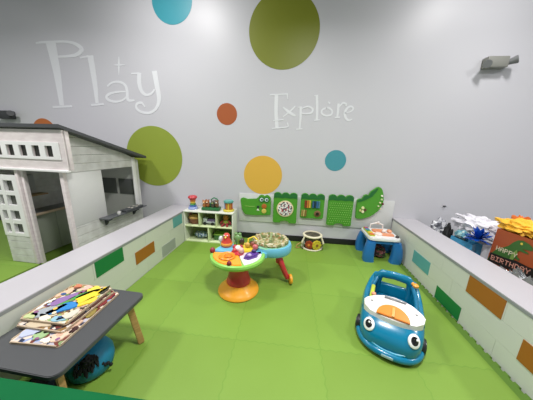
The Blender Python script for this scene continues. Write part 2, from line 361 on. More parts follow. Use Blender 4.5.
# ---------------------------------------------------------------- low partition walls
white_p = mat('white_panel', 'd4d8cc', .45, var=.02); cap_m = mat('white_cap', 'b3b1b5', .35, var=.03, scale=5); trim_m = mat('grey_trim', '8f9392', .5)
cols = {'teal': mat('panel_teal', '5fa6a6', .5), 'grey': mat('panel_grey', 'a2a8a3', .5), 'orange': mat('panel_orange', 'a5661f', .5), 'green': mat('panel_green', '0c7a3c', .5)}
def low_wall(side, label):
    f = XL if side < 0 else XR; sl = .0188 if side < 0 else .0174
    t = thing('low_wall', label, 'partition', (f(0), 0, -.03))
    def W(u, v, z): return (side * -u * -1 if 0 else u * side + sl * (-v), -v, z)   # u outward from inner face, v from back wall
    def slab(mb, u0, u1, v0, v1, z0, z1):
        P = [W(u0, v0, z0), W(u1, v0, z0), W(u1, v1, z0), W(u0, v1, z0), W(u0, v0, z1), W(u1, v0, z1), W(u1, v1, z1), W(u0, v1, z1)]
        b = bmesh.new(); vs = [b.verts.new(p) for p in P]
        for q in ((0, 1, 2, 3), (4, 5, 6, 7), (0, 1, 5, 4), (1, 2, 6, 5), (2, 3, 7, 6), (3, 0, 4, 7)): b.faces.new([vs[i] for i in q])
        bmesh.ops.recalc_face_normals(b, faces=b.faces); mb._add(b); return mb
    H = .613; Lw = 5.2
    slab(M(), .012, .388, .02, Lw, 0, H - .012).obj('core', white_p, t, smooth=False)
    mb = M(); cells = {}
    if side < 0: C = {(0, 2): ('teal', .42, .72, .40), (1, 0): 'grey', (3, 1): 'orange', (4, 2): 'green'}
    # thin face panels, running bond of 0.39 x 0.185
    special = []
    if side < 0: special = [('teal', .42, .715, .41, .588), ('grey', .69, 1.07, .055, .235), ('orange', 1.245, 1.63, .245, .415), ('green', 1.815, 2.185, .415, .592)]
    else: special = [('teal', .82, 1.21, .205, .385), ('green', 1.41, 1.808, .03, .192), ('orange', 1.803, 2.195, .40, .585), ('orange', 2.39, 2.78, .205, .395)]
    rows = [(.0, .198), (.204, .396), (.402, .588)]
    for ri, (z0, z1) in enumerate(rows):
        v = .02 - (0.2 if ri % 2 == 0 else 0.0)
        while v < Lw:
            a, b_ = max(v, .02), min(v + .796, Lw)
            if b_ - a > .03: slab(mb, .002, .0125, a + .0012, b_ - .0012, z0 + (0 if ri else 0), z1 + .0045 if ri < 2 else z1)
            v += .796
    mb.obj('white_panel', white_p, t, smooth=False)
    for c, v0, v1, z0, z1 in special:
        slab(M(), -.0035, .002, v0, v1, z0, z1).obj('coloured_panel', cols[c], t, smooth=False, label=c + ' rectangle on the white face')
    slab(M(), -.002, .024, .003, Lw + .002, H - .026, H).obj('edge_trim', trim_m, t, smooth=False)
    slab(M(), .376, .402, .003, Lw + .002, H - .026, H).obj('edge_trim', trim_m, t, smooth=False)
    slab(M(), .0, .40, .003, Lw + .002, H, H + .008).obj('cap', cap_m, t, smooth=False)
    return t
low_wall(-1, 'low white modular partition wall on the left, between table and playhouse')
low_wall(1, 'low white modular partition wall on the right, in front of the gift bags')

# ---------------------------------------------------------------- playhouse
pw = wood('white_stained_wood', 'c9c9c4', 'dbdcd8', 5, .55, (2, 2, 2)); pk = wood('pinkish_white_wood', 'ddd3d2', 'e8e0de', 5, .5, (2, 2, 6)); roof_m = mat('charcoal_roof', '4a4c4f', .55)
gw = mat('white_trim_paint', 'f0f0ee', .4); dk = mat('dark_window_film', '23251f', .3)
ph = thing('playhouse', 'white wooden playhouse with sloping dark roof behind the left low wall', 'playhouse', (-2.90, -1.49, 0), D(-2))
DP = 1.36; XW = -1.32                                   # depth and left end
zt = lambda y: 1.90 - .40 * y / DP                      # underside of roof
def plank_wall(mb, fx, y0, y1, z0, z1, th, ztop=None, bh=.115):
    z = z0
    while z < z1 - .01:
        zz = min(z + bh, z1)
        if ztop is None: mb.box((fx - th, y0, z + .002), (fx, y1, zz - .002), .003)
        else:
            # clip against roof slope
            ye = y1
            if zt(y1) < zz: ye = min(y1, (1.90 - zz) * DP / .40)
            if ye > y0 + .02:
                yb = min(y1, max(ye, (1.90 - z) * DP / .40))
                P = [(y0, z + .002), (yb, z + .002), (ye, zz - .002), (y0, zz - .002)]
                mb.prism(P, th, (fx - th, 0, 0), (0, 1, 0), (0, 0, 1))
            elif (1.90 - z) * DP / .40 > y0: mb.prism([(y0, z + .002), ((1.90 - z) * DP / .40, z + .002), (y0, zt(y0))], th, (fx - th, 0, 0), (0, 1, 0), (0, 0, 1))
        z = zz
# right side wall with the big opening
wy0, wy1, wz0, wz1 = .56, 1.22, .60, 1.355
mb = M(); plank_wall(mb, 0, .0, DP, 0, wz0, .03)
plank_wall(mb, 0, 0, DP, wz1, 1.95, .03, True)
mb.box((-.03, wy1, wz0), (0, DP, wz1), .002)
mb.obj('side_wall', pw, ph, smooth=False)
M().box((-.028, .02, wz0 + .003), (-.002, wy0, wz1 - .003), .002).obj('side_panel', mat('smooth_white_panel', 'd4d5d2', .5, var=.03), ph)
M().box((-.05, -.01, 0), (.006, .035, 1.40), .003).obj('corner_post', pk, ph)
M().box((-.01, wy1 - .02, wz0), (.008, wy1 + .06, 1.52), .003).obj('window_post', gw, ph)
# sill shelf
sh = M().box((.0, .40, .595), (.16, 1.28, .617), .004).obj('sill_shelf', mat('grey_shelf', '5e6164', .5), ph)
for yy in (.52, 1.12):
    M().prism([(0, 0), (.12, 0), (.115, -.03), (.06, -.055), (.02, -.12), (0, -.12)], .03, (0.001, yy, .595), (1, 0, 0), (0, 0, 1)).obj('bracket', mat('dark_bracket', '3c3f42', .5), sh)
# clerestory beam at the front
cz0, cz1 = 1.375, 1.895
mb = M(); wins = [(-.145 + .193 * k, -.145 + .193 * k + .108) for k in range(-9, 1)]
bx0, bx1 = -1.95, .13
wz_0, wz_1 = 1.565, 1.70
mb.box((bx0, -.03, cz0 + .03), (bx1, .0, wz_0)).box((bx0, -.03, wz_1), (bx1, 0, cz1))
edges = [bx0] + [e for w in wins for e in w if w[0] > bx0 and w[1] < bx1] + [bx1]
for i in range(0, len(edges), 2): mb.box((edges[i], -.03, wz_0 - .001), (edges[i + 1], 0, wz_1 + .001))
mb.obj('clerestory_board', pk, ph, smooth=False)
mb = M(); fx0, fx1, fz0, fz1 = -1.94, .06, 1.53, 1.745
mb.box((fx0, -.042, fz0), (fx1, -.03, wz_0), .002).box((fx0, -.042, wz_1), (fx1, -.03, fz1), .002)
for i in range(1, len(edges) - 1, 2):
    pass
E2 = [fx0] + edges[1:-1] + [fx1]
for i in range(0, len(E2), 2): mb.box((E2[i], -.042, wz_0 - .001), (E2[i + 1], -.03, wz_1 + .001), .001)
wf = mb.obj('clerestory_window_frame', gw, ph, smooth=False)
M().box((bx0 + .01, -.012, wz_0 - .0), (bx1 - .14, -.006, wz_1 + .0)).obj('window_film', dk, wf)
M().box((bx0, -.055, cz0), (bx1, .0, cz0 + .03), .004).obj('lintel', gw, ph)
M().box((bx1 - .02, -.02, cz0 + .02), (bx1, .05, cz1), .003).obj('end_board', pk, ph)
# roof
L0 = math.hypot(DP + .12, .40 * (DP + .12) / DP)
P = [(-.07, 1.905 + .4 * .0 / DP), (DP + .05, zt(DP + .05) + .005), (DP + .05, zt(DP + .05) + .045), (-.07, 1.945)]
M().prism([(p[0], p[1] + .012) for p in P], 2.15, (-2.0, 0, 0), (0, 1, 0), (0, 0, 1)).obj('roof', roof_m, ph, smooth=False)
# front wall panel with its eight pane window, left of the doorway
px0, px1 = -1.125, -.715
mb = M(); z = 0
for z0_, z1_ in ((0, .11), (.115, .22), (.225, .33), (.335, .42)): mb.box((px0, -.02, z0_), (px1, .02, z1_), .003)
mb.box((px0, -.005, 0), (px1, .01, .45))
cx = [px0 + .002, px0 + .075, px0 + .125, px0 + .21, px0 + .27, px0 + .35]
colsx = [(px0 + .05, px0 + .13), (px0 + .185, px0 + .335)]
rowsz = [(.465, .605), (.665, .80), (.88, 1.02), (1.075, 1.225)]
xs = [px0] + [v for c in colsx for v in c] + [px1]; 
fr = M()
for i in range(0, 6, 2): fr.box((xs[i], -.028, .42), (xs[i + 1], .02, 1.30), .002)
zs = [.42] + [v for c in rowsz for v in c] + [1.30]
for c in colsx:
    for i in range(0, len(zs), 2): fr.box((c[0] - .001, -.024, zs[i]), (c[1] + .001, .016, zs[i + 1]), .002)
fp = mb.obj('front_panel', pw, ph, smooth=False)
fr.obj('window_frame', gw, fp, smooth=False)
M().box((px0 + .01, .0165, .44), (px1 - .02, .0195, 1.27)).obj('pane', mat('smoky_pane', '4d5048', .15), fp)
M().box((px1, -.028, 0), (px1 + .045, .06, 1.375), .003).box((px1 + .045, .0, 0), (px1 + .09, .045, 1.375), .003).obj('door_jamb', pk, ph)
# left and back walls, inside fittings
mb = M(); plank_wall(mb, px0 - .01, .03, DP, 0, 1.9, .03, True); mb.obj('side_wall', pw, ph, smooth=False)
mb = M().box((px0, DP - .03, 0), (-.03, DP, 1.48))
mb.obj('back_wall', mat('inner_wall', 'dcdcd8', .5), ph, smooth=False)
for x0 in (-.78, -.42):
    M().box((x0, DP - .045, .80), (x0 + .30, DP - .03, 1.10), .003).obj('back_window', mat('grey_window', '6c6f6c', .4), ph)
M().box((px0 + .005, .1, .68), (px0 + .30, 1.25, .70), .003).obj('counter_top', mat('grey_counter', '8a8b8b', .5), ph)
M().box((px0 + .30, .1, .665), (px0 + .32, 1.25, .705), .003).obj('counter_edge', wood('counter_wood', 'bba58d', 'cbb8a2', 5), ph)
for k in range(3): M().box((px0 + .22, .12 + .37 * k, .02), (px0 + .235, .12 + .37 * k + .365, .66), .002).obj('cabinet_panel', mat('cabinet_grey', '9aa094', .5), ph)
M().box((px0 + .005, .25, .93), (px0 + .16, .5, .95), .003).obj('wall_ledge', wood('ledge_wood', 'a98a63', 'bd9f76', 5), ph)
M().box((px0 + .005, .30, 1.0), (px0 + .06, .42, 1.25), .008).obj('pretend_wall_phone', mat('phone_grey', 'b4b6b8', .4), ph)
# grey toy stove top standing on the sill
sv = thing('toy_cooktop', 'small dark grey toy cooktop on the playhouse window shelf', 'toy', (-2.76, -.62, .620), D(-2))
M().box((-.06, -.12, 0), (.06, .30, .035), .006).obj('body', mat('cooktop_grey', '4c4f52', .5), sv)
for a, b_ in ((-.03, .05), (.03, .05), (-.03, .16), (.03, .16), (0, .25)):
    M().cyl((a, b_, .035), (a, b_, .041), .022, seg=16).obj('knob', mat('cream_knob', 'c9c6ba', .5), sv)
for k, (a, b_) in enumerate(((-.03, -.17), (.02, -.24))):
    tag(M().lathe([(0, 0), (.022, 0), (.028, .03), (.026, .03), (.02, .006), (0, .006)], (-2.76 + a, -.62 + b_, .620), 16).obj('toy_cup', mat('white_cup', 'd8d8d6', .4)),
        ('small white toy cup next to the toy cooktop' if k == 0 else 'small white toy cup nearest the front end of the playhouse shelf'), 'cup', 'toy cups on the playhouse shelf')

# ---------------------------------------------------------------- cube shelf
sx0, sx1, sy0, sy1, sz = -1.883, -.95, -.375, -.03, .60
t = thing('cube_shelf', 'low white cube shelf holding toys in the back left corner', 'shelf', (sx0, sy1, 0))
wm = mat('shelf_white', 'dfe2d6', .4); lm = mat('shelf_edge', 'd7e3b5', .45)
Wd = sx1 - sx0; Dp = sy1 - sy0
M().box((0, -Dp - .008, sz - .022), (Wd, 0, sz), .004).obj('top', wm, t)
M().box((0, -Dp, 0), (.02, 0, sz - .022), .002).obj('side_panel', wm, t)
M().box((Wd - .02, -Dp, 0), (Wd, 0, sz - .022), .002).obj('side_panel', wm, t)
M().box((.02, -.012, .02), (Wd - .02, 0, sz - .022)).obj('back_panel', mat('shelf_back', '8f9a62', .5), t)
M().box((.02, -Dp, 0), (Wd - .02, -.012, .02), .002).obj('bottom', lm, t)
M().box((.02, -Dp, .300), (Wd - .02, -.012, .318), .002).obj('shelf_board', lm, t)
for x in (.295, .615): M().box((x - .009, -Dp, .318), (x + .009, -.012, sz - .022), .002).obj('divider', lm, t)
M().box((.455, -Dp, .02), (.473, -.012, .30), .002).obj('divider', lm, t)
def P_(h, r=.35): return mat('plastic_' + h, h, r, var=.02, coat=.2)
# toys on top
x = -1.76; t = thing('stacking_toy', 'rainbow striped hourglass toy with red cap on the cube shelf', 'toy', (x, -.22, sz + .001))
M().lathe([(0, 0), (.085, 0), (.09, .02), (.075, .045), (0, .045)], seg=24).obj('base', P_('8f9fd0'), t)
for k, (r, h) in enumerate(((.062, '4e78b8'), (.052, '58a05a'), (.045, 'd8c34a'), (.05, 'd98a3a'), (.058, 'c9534a'))):
    z = .045 + k * .032; M().lathe([(0, z), (r, z + .004), (r + .004, z + .016), (r, z + .028), (0, z + .032)], seg=24).obj('ring', P_(h), t)
M().lathe([(0, .205), (.078, .205), (.085, .225), (.07, .25), (.03, .262), (0, .264)], seg=24).obj('cap', P_('c23a42'), t)
t = thing('animal_pop_up_toy', 'green base toy with brown pop-up animals in the middle of the cube shelf', 'toy', (-1.40, -.22, sz + .001))
M().box((-.17, -.085, 0), (.17, .085, .06), .02).obj('base', P_('2a6b3c'), t)
M().box((-.11, -.02, .06), (.13, .07, .13), .02).obj('raised_back', P_('3a7a58'), t)
for k, (xx, h, h2) in enumerate(((-.12, 'b0703a', 'd9b58a'), (-.055, '9b5a30', 'e0c3a0'), (.045, '4a4436', '8aa05a'), (.12, '6b4a2e', 'd8cdb8'))):
    a = M().ell((xx, -.035, .095 + .012 * (k % 2)), (.036, .036, .05)).ell((xx, -.045, .155 + .012 * (k % 2)), (.034, .034, .033))
    a.ell((xx - .025, -.04, .187 + .012 * (k % 2)), .012).ell((xx + .025, -.04, .187 + .012 * (k % 2)), .012)
    f = a.obj('pop_up_animal', P_(h), t)
    M().ell((xx, -.078, .148 + .012 * (k % 2)), (.018, .012, .014)).obj('muzzle', P_(h2), f)
M().tube([(.0, 0, .13), (.0, 0, .2), (.05, 0, .235), (.11, 0, .215), (.13, 0, .16)], .012).obj('arch', P_('2c7a52'), t)
t = thing('activity_drum', 'round orange toy drum with teal top and yellow base on the shelf', 'toy', (-1.07, -.22, sz + .001))
M().lathe([(0, 0), (.10, 0), (.105, .018), (.09, .035), (0, .035)], seg=28).obj('base', P_('cfc23f'), t)
M().lathe([(0, .035), (.062, .035), (.066, .1), (.062, .165), (0, .165)], seg=28).obj('drum_body', P_('c07a35'), t)
for k in range(5):
    a = 2 * PI * k / 5 - 1.4; M().cyl((.068 * math.cos(a), .068 * math.sin(a), .035), (.068 * math.cos(a), .068 * math.sin(a), .17), .010, seg=10).obj('post', P_(['d8c34a', 'b8453a', '57a068', 'd8c34a', '3b70b0'][k]), t)
M().lathe([(0, .165), (.088, .165), (.092, .18), (.085, .2), (.03, .208), (0, .208)], seg=28).obj('drum_top', P_('5aa39b'), t)
# toys in the cells
t = thing('toy_basket', 'brown and red toy basket in the upper left shelf cell', 'toy', (-1.735, -.22, .319))
M().lathe([(0, 0), (.09, 0), (.11, .06), (.115, .11), (.1, .11), (.09, .02), (0, .02)], seg=20, sy=.8).obj('basket', P_('7a4a34', .6), t)
M().lathe([(0, .105), (.118, .105), (.12, .125), (.07, .165), (0, .18)], seg=20, sy=.8).obj('lid', P_('c49a55', .6), t)
M().tube([(-.11, 0, .1), (-.09, 0, .19), (0, 0, .225), (.09, 0, .19), (.11, 0, .1)], .009).obj('handle', P_('b05045'), t)
t = thing('toy_truck', 'small white toy truck in the upper middle shelf cell', 'toy', (-1.43, -.24, .319))
M().box((-.12, -.05, .03), (.12, .05, .07), .012).box((-.12, -.05, .06), (-.04, .05, .13), .015).obj('truck_body', P_('b9c0c4'), t)
M().box((-.03, -.045, .072), (.115, .045, .11), .01).obj('load', P_('6a5a82'), t)
for a in (-.08, .07):
    for c in (-.05, .05): M().cyl((a, c - .012, .03), (a, c + .012, .03), .03, seg=16).obj('wheel', blk, t)
t = thing('rag_doll', 'green and red soft doll in the upper right shelf cell', 'toy', (-1.12, -.23, .319))
M().ell((0, 0, .06), (.06, .045, .06)).obj('body', mat('doll_green', '8a9a3a', .8), t)
M().ell((0, -.005, .15), (.05, .045, .05)).obj('head', mat('doll_orange', 'c0803a', .8), t)
for s_ in (-1, 1):
    M().tube([(s_ * .045, 0, .09), (s_ * .085, -.02, .06), (s_ * .1, -.03, .025)], [.022, .018, .016]).obj('arm', mat('doll_red', 'a03a40', .8), t)
    M().tube([(s_ * .03, -.03, .03), (s_ * .045, -.08, .022), (s_ * .05, -.11, .022)], [.026, .022, .02]).obj('leg', mat('doll_red', 'a03a40', .8), t)
t = M().crumple((0, 0, .068), (.13, .09, .05), .35, 2.6, 3).obj('cloth_bundle', speckle('blue_white_print', ['5d7894', 'b9c7d0', '41586e', 'd5dcdc', '7c97ad'], 60, .8), loc=(-1.61, -.20, .024))
tag(t, 'blue and white patterned cloth bundle in the lower left shelf cell', 'cloth')
t = thing('toy_crate', 'dark green toy crate in the lower right shelf cell', 'toy', (-1.21, -.19, .0205))
M().box((-.14, -.09, 0), (.14, .09, .10), .01).obj('crate_body', P_('3c6a36', .6), t)
M().box((-.145, -.095, .10), (.145, .095, .115), .004).obj('rim', P_('8ab04a', .6), t)

# ---------------------------------------------------------------- crocodile wall panels
cg = mat('croc_green', '4c962a', .5, var=.05); cdg = mat('croc_dark_green', '1d6a2e', .55)
tag(M().box((-.918, -.016, .355), (1.93, -.0003, .905), .003).obj('backing_board', mat('board_white', 'cfd1cf', .4)), 'long white backing board on the wall behind the crocodile panels', 'board')
FR = -.06
def cpanel(name, label, poly, ox):
    t = thing(name, label, 'wall toy', (ox, -.0165, 0), group='crocodile wall panels')
    M().prism([(a - ox, b) for a, b in poly], .042, (0, 0, 0), (1, 0, 0), (0, 0, 1), bevel=.006).obj('panel', cg, t)
    return t
def spin(t, x, z, r, h, nm='spinner', rim=None, d=.012, seg=28):
    o = M().cyl((x, -.0425, z), (x, -.0425 - d, z), r, seg=seg, bevel=.003).obj(nm, h, t)
    return o
t = cpanel('crocodile_head_panel', 'green crocodile head panel with two round eyes on the wall',
           [(-.886, .789), (-.870, .815), (-.832, .828), (-.79, .82), (-.756, .805), (-.579, .82), (-.545, .85), (-.52, .885), (-.481, .90), (-.445, .895), (-.422, .879), (-.40, .895), (-.373, .903), (-.335, .885), (-.314, .855), (-.298, .771), (-.299, .52), (-.573, .494), (-.75, .495), (-.796, .505), (-.83, .545), (-.856, .599)], -.6)
for ex in (.125, .218):
    M().cyl((ex, -.0425, .815), (ex, -.050, .815), .052, seg=28).obj('eye_socket', cdg, t)
    e = M().cyl((ex, -.0502, .815), (ex, -.058, .815), .034, seg=28).obj('eye', P_('cfe8e6'), t)
    M().cyl((ex + .006, -.0582, .815), (ex + .006, -.062, .815), .018, seg=20).obj('pupil', P_('18323a'), e)
g = spin(t, .175, .686, .05, P_('b5652f'), 'gear', seg=10); spin(t, .175, .591, .048, P_('d0c060'), 'gear', seg=10)
spin(t, .06, .665, .028, P_('24402a'), 'nostril_knob'); M().prism([(.03, .60), (.085, .592), (.058, .64)], .008, (0, -.0425, 0)).obj('tooth', P_('e8efe0'), t)
M().tube([(-.2, -.0425, .67), (-.1, -.0425, .665), (0, -.0425, .672)], .006).obj('mouth_slot', P_('7fb04a'), t)
# scalloped body panels
def body_poly(x0, x1, z0, zs, notch):
    P = []
    w = (x1 - x0) / 3
    P.append((x0, zs))
    for k in range(3):
        for j in range(1, 9):
            a = PI - PI * j / 9; P.append((x0 + w * (k + .5) + w * .5 * math.cos(a), zs + .055 * math.sin(a) + .06))
    P.append((x1, zs))
    if notch:
        c = (x0 + x1) / 2
        P += [(x1, z0 + .02), (x1 - .02, z0), (c + .09, z0), (c + .07, z0 + .03), (c, z0 + .048), (c - .07, z0 + .03), (c - .09, z0), (x0 + .02, z0), (x0, z0 + .02)]
    else: P += [(x1, z0 + .02), (x1 - .02, z0), (x0 + .02, z0), (x0, z0 + .02)]
    return P
def scallop(t, x0, x1, zs):
    w = (x1 - x0) / 3; P = [(x0 + .004, zs)]
    for k in range(3):
        for j in range(0, 10):
            a = PI - PI * j / 9; P.append((x0 + w * (k + .5) + w * .48 * math.cos(a), zs + .05 * math.sin(a) + .058))
    P += [(x1 - .004, zs)]
    for k in (2, 1, 0):
        for j in (2, 5, 8): P.append((x0 + w * (k + 1) - w * j / 9.5, zs + .018 * math.sin(PI * j / 9.5)))
    M().prism(P, .006, (0, -.0425, 0)).obj('back_scales', cdg, t)
t = cpanel('crocodile_maze_panel', 'green crocodile body panel with a round bead maze window', body_poly(-.25, .195, .375, .855, True), 0)
scallop(t, -.25, .195, .855)
r = spin(t, -.028, .66, .158, wood('pale_ring_wood', 'd9c79a', 'e6d7b0', 8), 'maze_ring')
o = M().cyl((-.028, -.055, .66), (-.028, -.058, .66), .135, seg=40).obj('maze_disc', speckle('maze_print', ['e8e6e0', '6a6a78', 'f0eeea', '3a3a40', 'd9d5cf', 'b04a52', 'ececec'], 55), t)
t = cpanel('crocodile_music_panel', 'green crocodile body panel with coloured tubes and a spinning dial', body_poly(.258, .69, .50, .86, False), .47)
scallop(t, .258 - .47, .69 - .47, .86)
for k, h in enumerate(('8a3a2a', 'c9793a', 'd8b04a')):
    M().cyl((-.125 + .04 * k, -.055, .71), (-.125 + .04 * k, -.055, .845), .018, seg=12).obj('tube', P_(h), t)
for k, h in enumerate(('2f5a8a', '20384a', '3a6aa0', '54809a')):
    M().cyl((.015 + .036 * k, -.055, .715), (.015 + .036 * k, -.055, .84), .016, seg=12).obj('tube', P_(h), t)
for k, h in enumerate(('a98a50', 'c9b070', '8a6a38')): M().cyl((-.18 + .035 * k, -.052, .54), (-.175 + .035 * k, -.052, .66), .014, seg=12).obj('stick', P_(h, .5), t)
spin(t, .105, .60, .062, wood('dial_wood', '6b4a30', '8b6a48', 8), 'dial'); o = M().cyl((.105, -.055, .60), (.105, -.066, .60), .03, seg=20).obj('dial_cap', P_('2a1d1a'), t)
t = cpanel('crocodile_texture_panel', 'green crocodile body panel covered with small raised dots', body_poly(.757, 1.205, .39, .865, True), .98)
scallop(t, .757 - .98, 1.205 - .98, .865)
mb = M()
for i in range(11):
    for j in range(10):
        a, b_ = -.19 + .037 * i + (.018 if j % 2 else 0), .44 + .042 * j
        if a < .2 and not (abs(a) < .1 and b_ < .47): mb.ell((a, -.0425, b_), .0095, 1)
mb.obj('raised_dots', P_('86b85a'), t)
t = cpanel('crocodile_tail_panel', 'green curved crocodile tail panel with knobs, far right of the panels',
           [(1.273, .56), (1.262, .738), (1.262, .90), (1.30, .925), (1.34, .925), (1.37, .99), (1.41, 1.01), (1.45, 1.0), (1.48, 1.07), (1.52, 1.10), (1.563, 1.14), (1.605, 1.155), (1.64, 1.14), (1.67, 1.10), (1.691, 1.04), (1.716, .928), (1.709, .835), (1.647, .715), (1.57, .64), (1.522, .60), (1.396, .551), (1.32, .545)], 1.48)
M().prism([(-.212, .86), (-.212, .895), (-.18, .918), (-.14, .92), (-.108, .982), (-.07, 1.0), (-.03, .99), (0, 1.06), (.04, 1.09), (.08, 1.125), (.115, 1.13), (.08, 1.06), (.03, .98), (-.06, .92), (-.14, .88)][::-1], .006, (0, -.0425, 0), (1, 0, 0), (0, 0, 1)).obj('back_scales', cdg, t)
for a, b_, r, h in ((-.105, .76, .028, 'e4e2a8'), (-.06, .725, .026, '5a4030'), (-.1, .69, .026, 'efe8c0'), (-.145, .71, .02, 'd8c98a'), (.19, 1.0, .018, 'f0eedc'), (.195, .935, .018, 'c7d9a0'), (.175, .875, .016, 'e9e2b8'), (.155, .81, .015, 'd8e0b0'), (.225, .855, .02, '6a2430'), (.20, .76, .013, 'd8d0a0')):
    M().cyl((a, -.0425, b_), (a, -.062, b_), r, r * .8, seg=16).obj('knob', P_(h), t)

# ---------------------------------------------------------------- drum table (bee activity drum) on the floor
t = thing('wooden_activity_drum', 'round wooden activity drum with flower gears on the floor below the panels', 'toy', (.50, -.225, 0))
cream = mat('cream_ring', 'e3dcc0', .4)
M().lathe([(0, .012), (.165, .012), (.172, .06), (.17, .10), (.160, .17), (.15, .235), (0, .235)], seg=40).obj('drum_body', mat('drum_dark', '39362a', .5), t)
M().lathe([(0, 0), (.185, 0), (.195, .008), (.195, .018), (.185, .026), (0, .026)], seg=40).obj('base_ring', cream, t)
M().lathe([(.138, .232), (.165, .228), (.178, .24), (.178, .252), (.165, .262), (.142, .262), (.138, .255)], seg=40, ring=True).obj('top_ring', cream, t)
M().cyl((0, 0, .235), (0, 0, .247), .138, seg=40).obj('drum_skin', speckle('drum_skin_print', ['38362c', '504c3e', '443f30', '6a6550'], 30), t)
for a in (-150, -28, 90):
    M().tube([(.165 * math.cos(D(a)), .165 * math.sin(D(a)), .245), (.215 * math.cos(D(a)), .215 * math.sin(D(a)), .13), (.20 * math.cos(D(a)), .20 * math.sin(D(a)), .012)], [.016, .017, .016]).obj('side_strut', cream, t)
def flower(a, z, r, h, h2, n, nm):
    mb = M(); ca, sa = math.cos(D(a)), math.sin(D(a)); rr = .172
    c = Vector((rr * ca, rr * sa, z)); tx = Vector((-sa, ca, 0)); nrm = Vector((ca, sa, 0))
    for k in range(n):
        q = c + (tx * math.cos(2 * PI * k / n) + Vector((0, 0, 1)) * math.sin(2 * PI * k / n)) * r * .62
        mb.cyl(q - nrm * .01, q + nrm * .016, r * .42, seg=12)
    f = mb.cyl(c - nrm * .01, c + nrm * .018, r * .62, seg=20).obj(nm, P_(h), t)
    M().cyl(c + nrm * .0185, c + nrm * .028, r * .3, seg=16).obj('flower_center', P_(h2), f)
flower(-68, .115, .085, 'd8c53a', '8a5a2a', 8, 'flower_gear'); flower(-112, .115, .07, 'a8442c', 'd98a3a', 8, 'flower_gear')
flower(-160, .10, .05, 'a7b0a0', 'c0703a', 7, 'flower_gear'); flower(-22, .10, .055, '3f4a38', 'b58a3a', 7, 'flower_gear')
M().tube([(-.19, -.05, .10), (-.27, -.09, .07), (-.29, -.10, .02)], .012).cyl((-.29, -.10, .012), (-.21, -.07, .012), .012).obj('side_loop', mat('loop_wood', 'a58a4a', .5), t)

# ---------------------------------------------------------------- blue activity table
blu = P_('1f6db0', .35); dbl = P_('1a5a98', .4)
t = thing('activity_table', 'blue toddler activity table with white top beside the right low wall', 'activity table', (1.60, -.375, 0), D(-1))
tw, td, tz = .245, .25, .42
M().prism(rrect(-tw, -td, tw, td, .07, 6), .045, (0, 0, tz - .045), (1, 0, 0), (0, 1, 0), bevel=.012).obj('tabletop', P_('e6e6e6'), t)
M().prism(rrect(-tw + .02, -td + .02, tw - .02, td - .02, .06, 6), .055, (0, 0, tz - .101), (1, 0, 0), (0, 1, 0)).obj('apron', blu, t)
for sx in (-1, 1):
    for sy in (-1, 1):
        rings = []
        for k in range(7):
            s = k / 6; z = (tz - .07) * (1 - s)
            off = .03 * math.sin(PI * s * .8); w = .065 + .02 * math.sin(PI * s * .5) ; dd = .06 + .01 * s
            cx_, cy_ = sx * (tw - .055 + off), sy * (td - .055 + off * .6)
            rings.append([Vector((cx_ + w * a_, cy_ + dd * b_, z)) for a_, b_ in rrect(-1, -1, 1, 1, .6, 3)])
        M().loft(rings).obj('leg', blu, t)
def slab(t, nm, x0, y0, x1, y1, z0, z1, h, r=.02, **k): return M().prism(rrect(x0, y0, x1, y1, r, 4), z1 - z0, (0, 0, z0), (1, 0, 0), (0, 1, 0), bevel=.004).obj(nm, P_(h), t, **k)
slab(t, 'keyboard_panel', -.225, -.18, -.135, .21, tz, tz + .018, 'b9c23a')
for k in range(5): slab(t, 'key', -.215, -.165 + .073 * k, -.145, -.105 + .073 * k, tz + .018, tz + .03, ['d8703a', 'e3c43a', '4c9a50', '3a7ab0', 'b04a6a'][k], .012)
slab(t, 'orange_panel', -.10, .00, .10, .14, tz, tz + .022, 'e08a5a', .03); slab(t, 'orange_panel', -.02, -.14, .18, -.04, tz, tz + .02, 'e2956b', .03)
M().lathe([(0, 0), (.06, 0), (.06, .02), (.045, .035), (0, .04)], (-.06, -.09, tz)).obj('spinner', P_('e8d9cf'), t)
M().tube([(-.11, .18, tz), (-.10, .18, tz + .09), (.0, .18, tz + .12), (.10, .18, tz + .09), (.11, .18, tz)], .012).obj('arch_handle', P_('e9e4e0'), t)
M().ell((.02, .18, tz + .118), (.03, .02, .03)).obj('roller', P_('d9d3cf'), t)
M().ell((.17, .06, tz + .02), (.04, .055, .03)).obj('dome', P_('e7a07a'), t); M().ell((.20, -.17, tz + .012), (.028, .028, .025)).obj('dome', P_('3c3436'), t)
M().ell((.06, .0, tz + .035), (.035, .03, .03)).obj('knob', P_('e9ded8'), t)
tb = M().crumple((0, 0, .10), (.10, .09, .095), .25, 3, 5).obj('toy_bag', speckle('toy_bag_print', ['3a2a2c', '7a3a3c', '2c2022', '5a6a4a', '92505a'], 45, .7), loc=(1.61, -.42, .008))
tag(tb, 'dark red patterned soft bag under the blue activity table', 'bag')

# ---------------------------------------------------------------- standing activity centre (orange base, green tray, blue seat)
t = thing('activity_centre', 'baby activity centre with orange base, green toy tray and blue fabric seat', 'activity centre', (-.55, -1.63, 0))
yo = P_('efa42c'); red = P_('c22f3c'); grn = P_('8bc95a'); lbl = P_('6fbcdb')
M().lathe([(0, 0), (.245, 0), (.255, .012), (.25, .03), (.225, .05), (.20, .075), (.175, .105), (.16, .125), (0, .125)], seg=56).obj('base', yo, t)
M().lathe([(0, .12), (.145, .12), (.15, .135), (.142, .17), (.13, .21), (.118, .26), (.12, .32), (.15, .38), (0, .38)], seg=40).obj('pedestal', red, t)
TX, TY = -.02, .04                                            # tray centre relative to base
tr = M().lathe([(0, .37), (.20, .37), (.29, .395), (.33, .425), (.34, .45), (.333, .473), (.312, .482), (.295, .473), (.287, .46), (0, .46)], (TX, TY, 0), 64, sy=.98).obj('tray', grn, t)
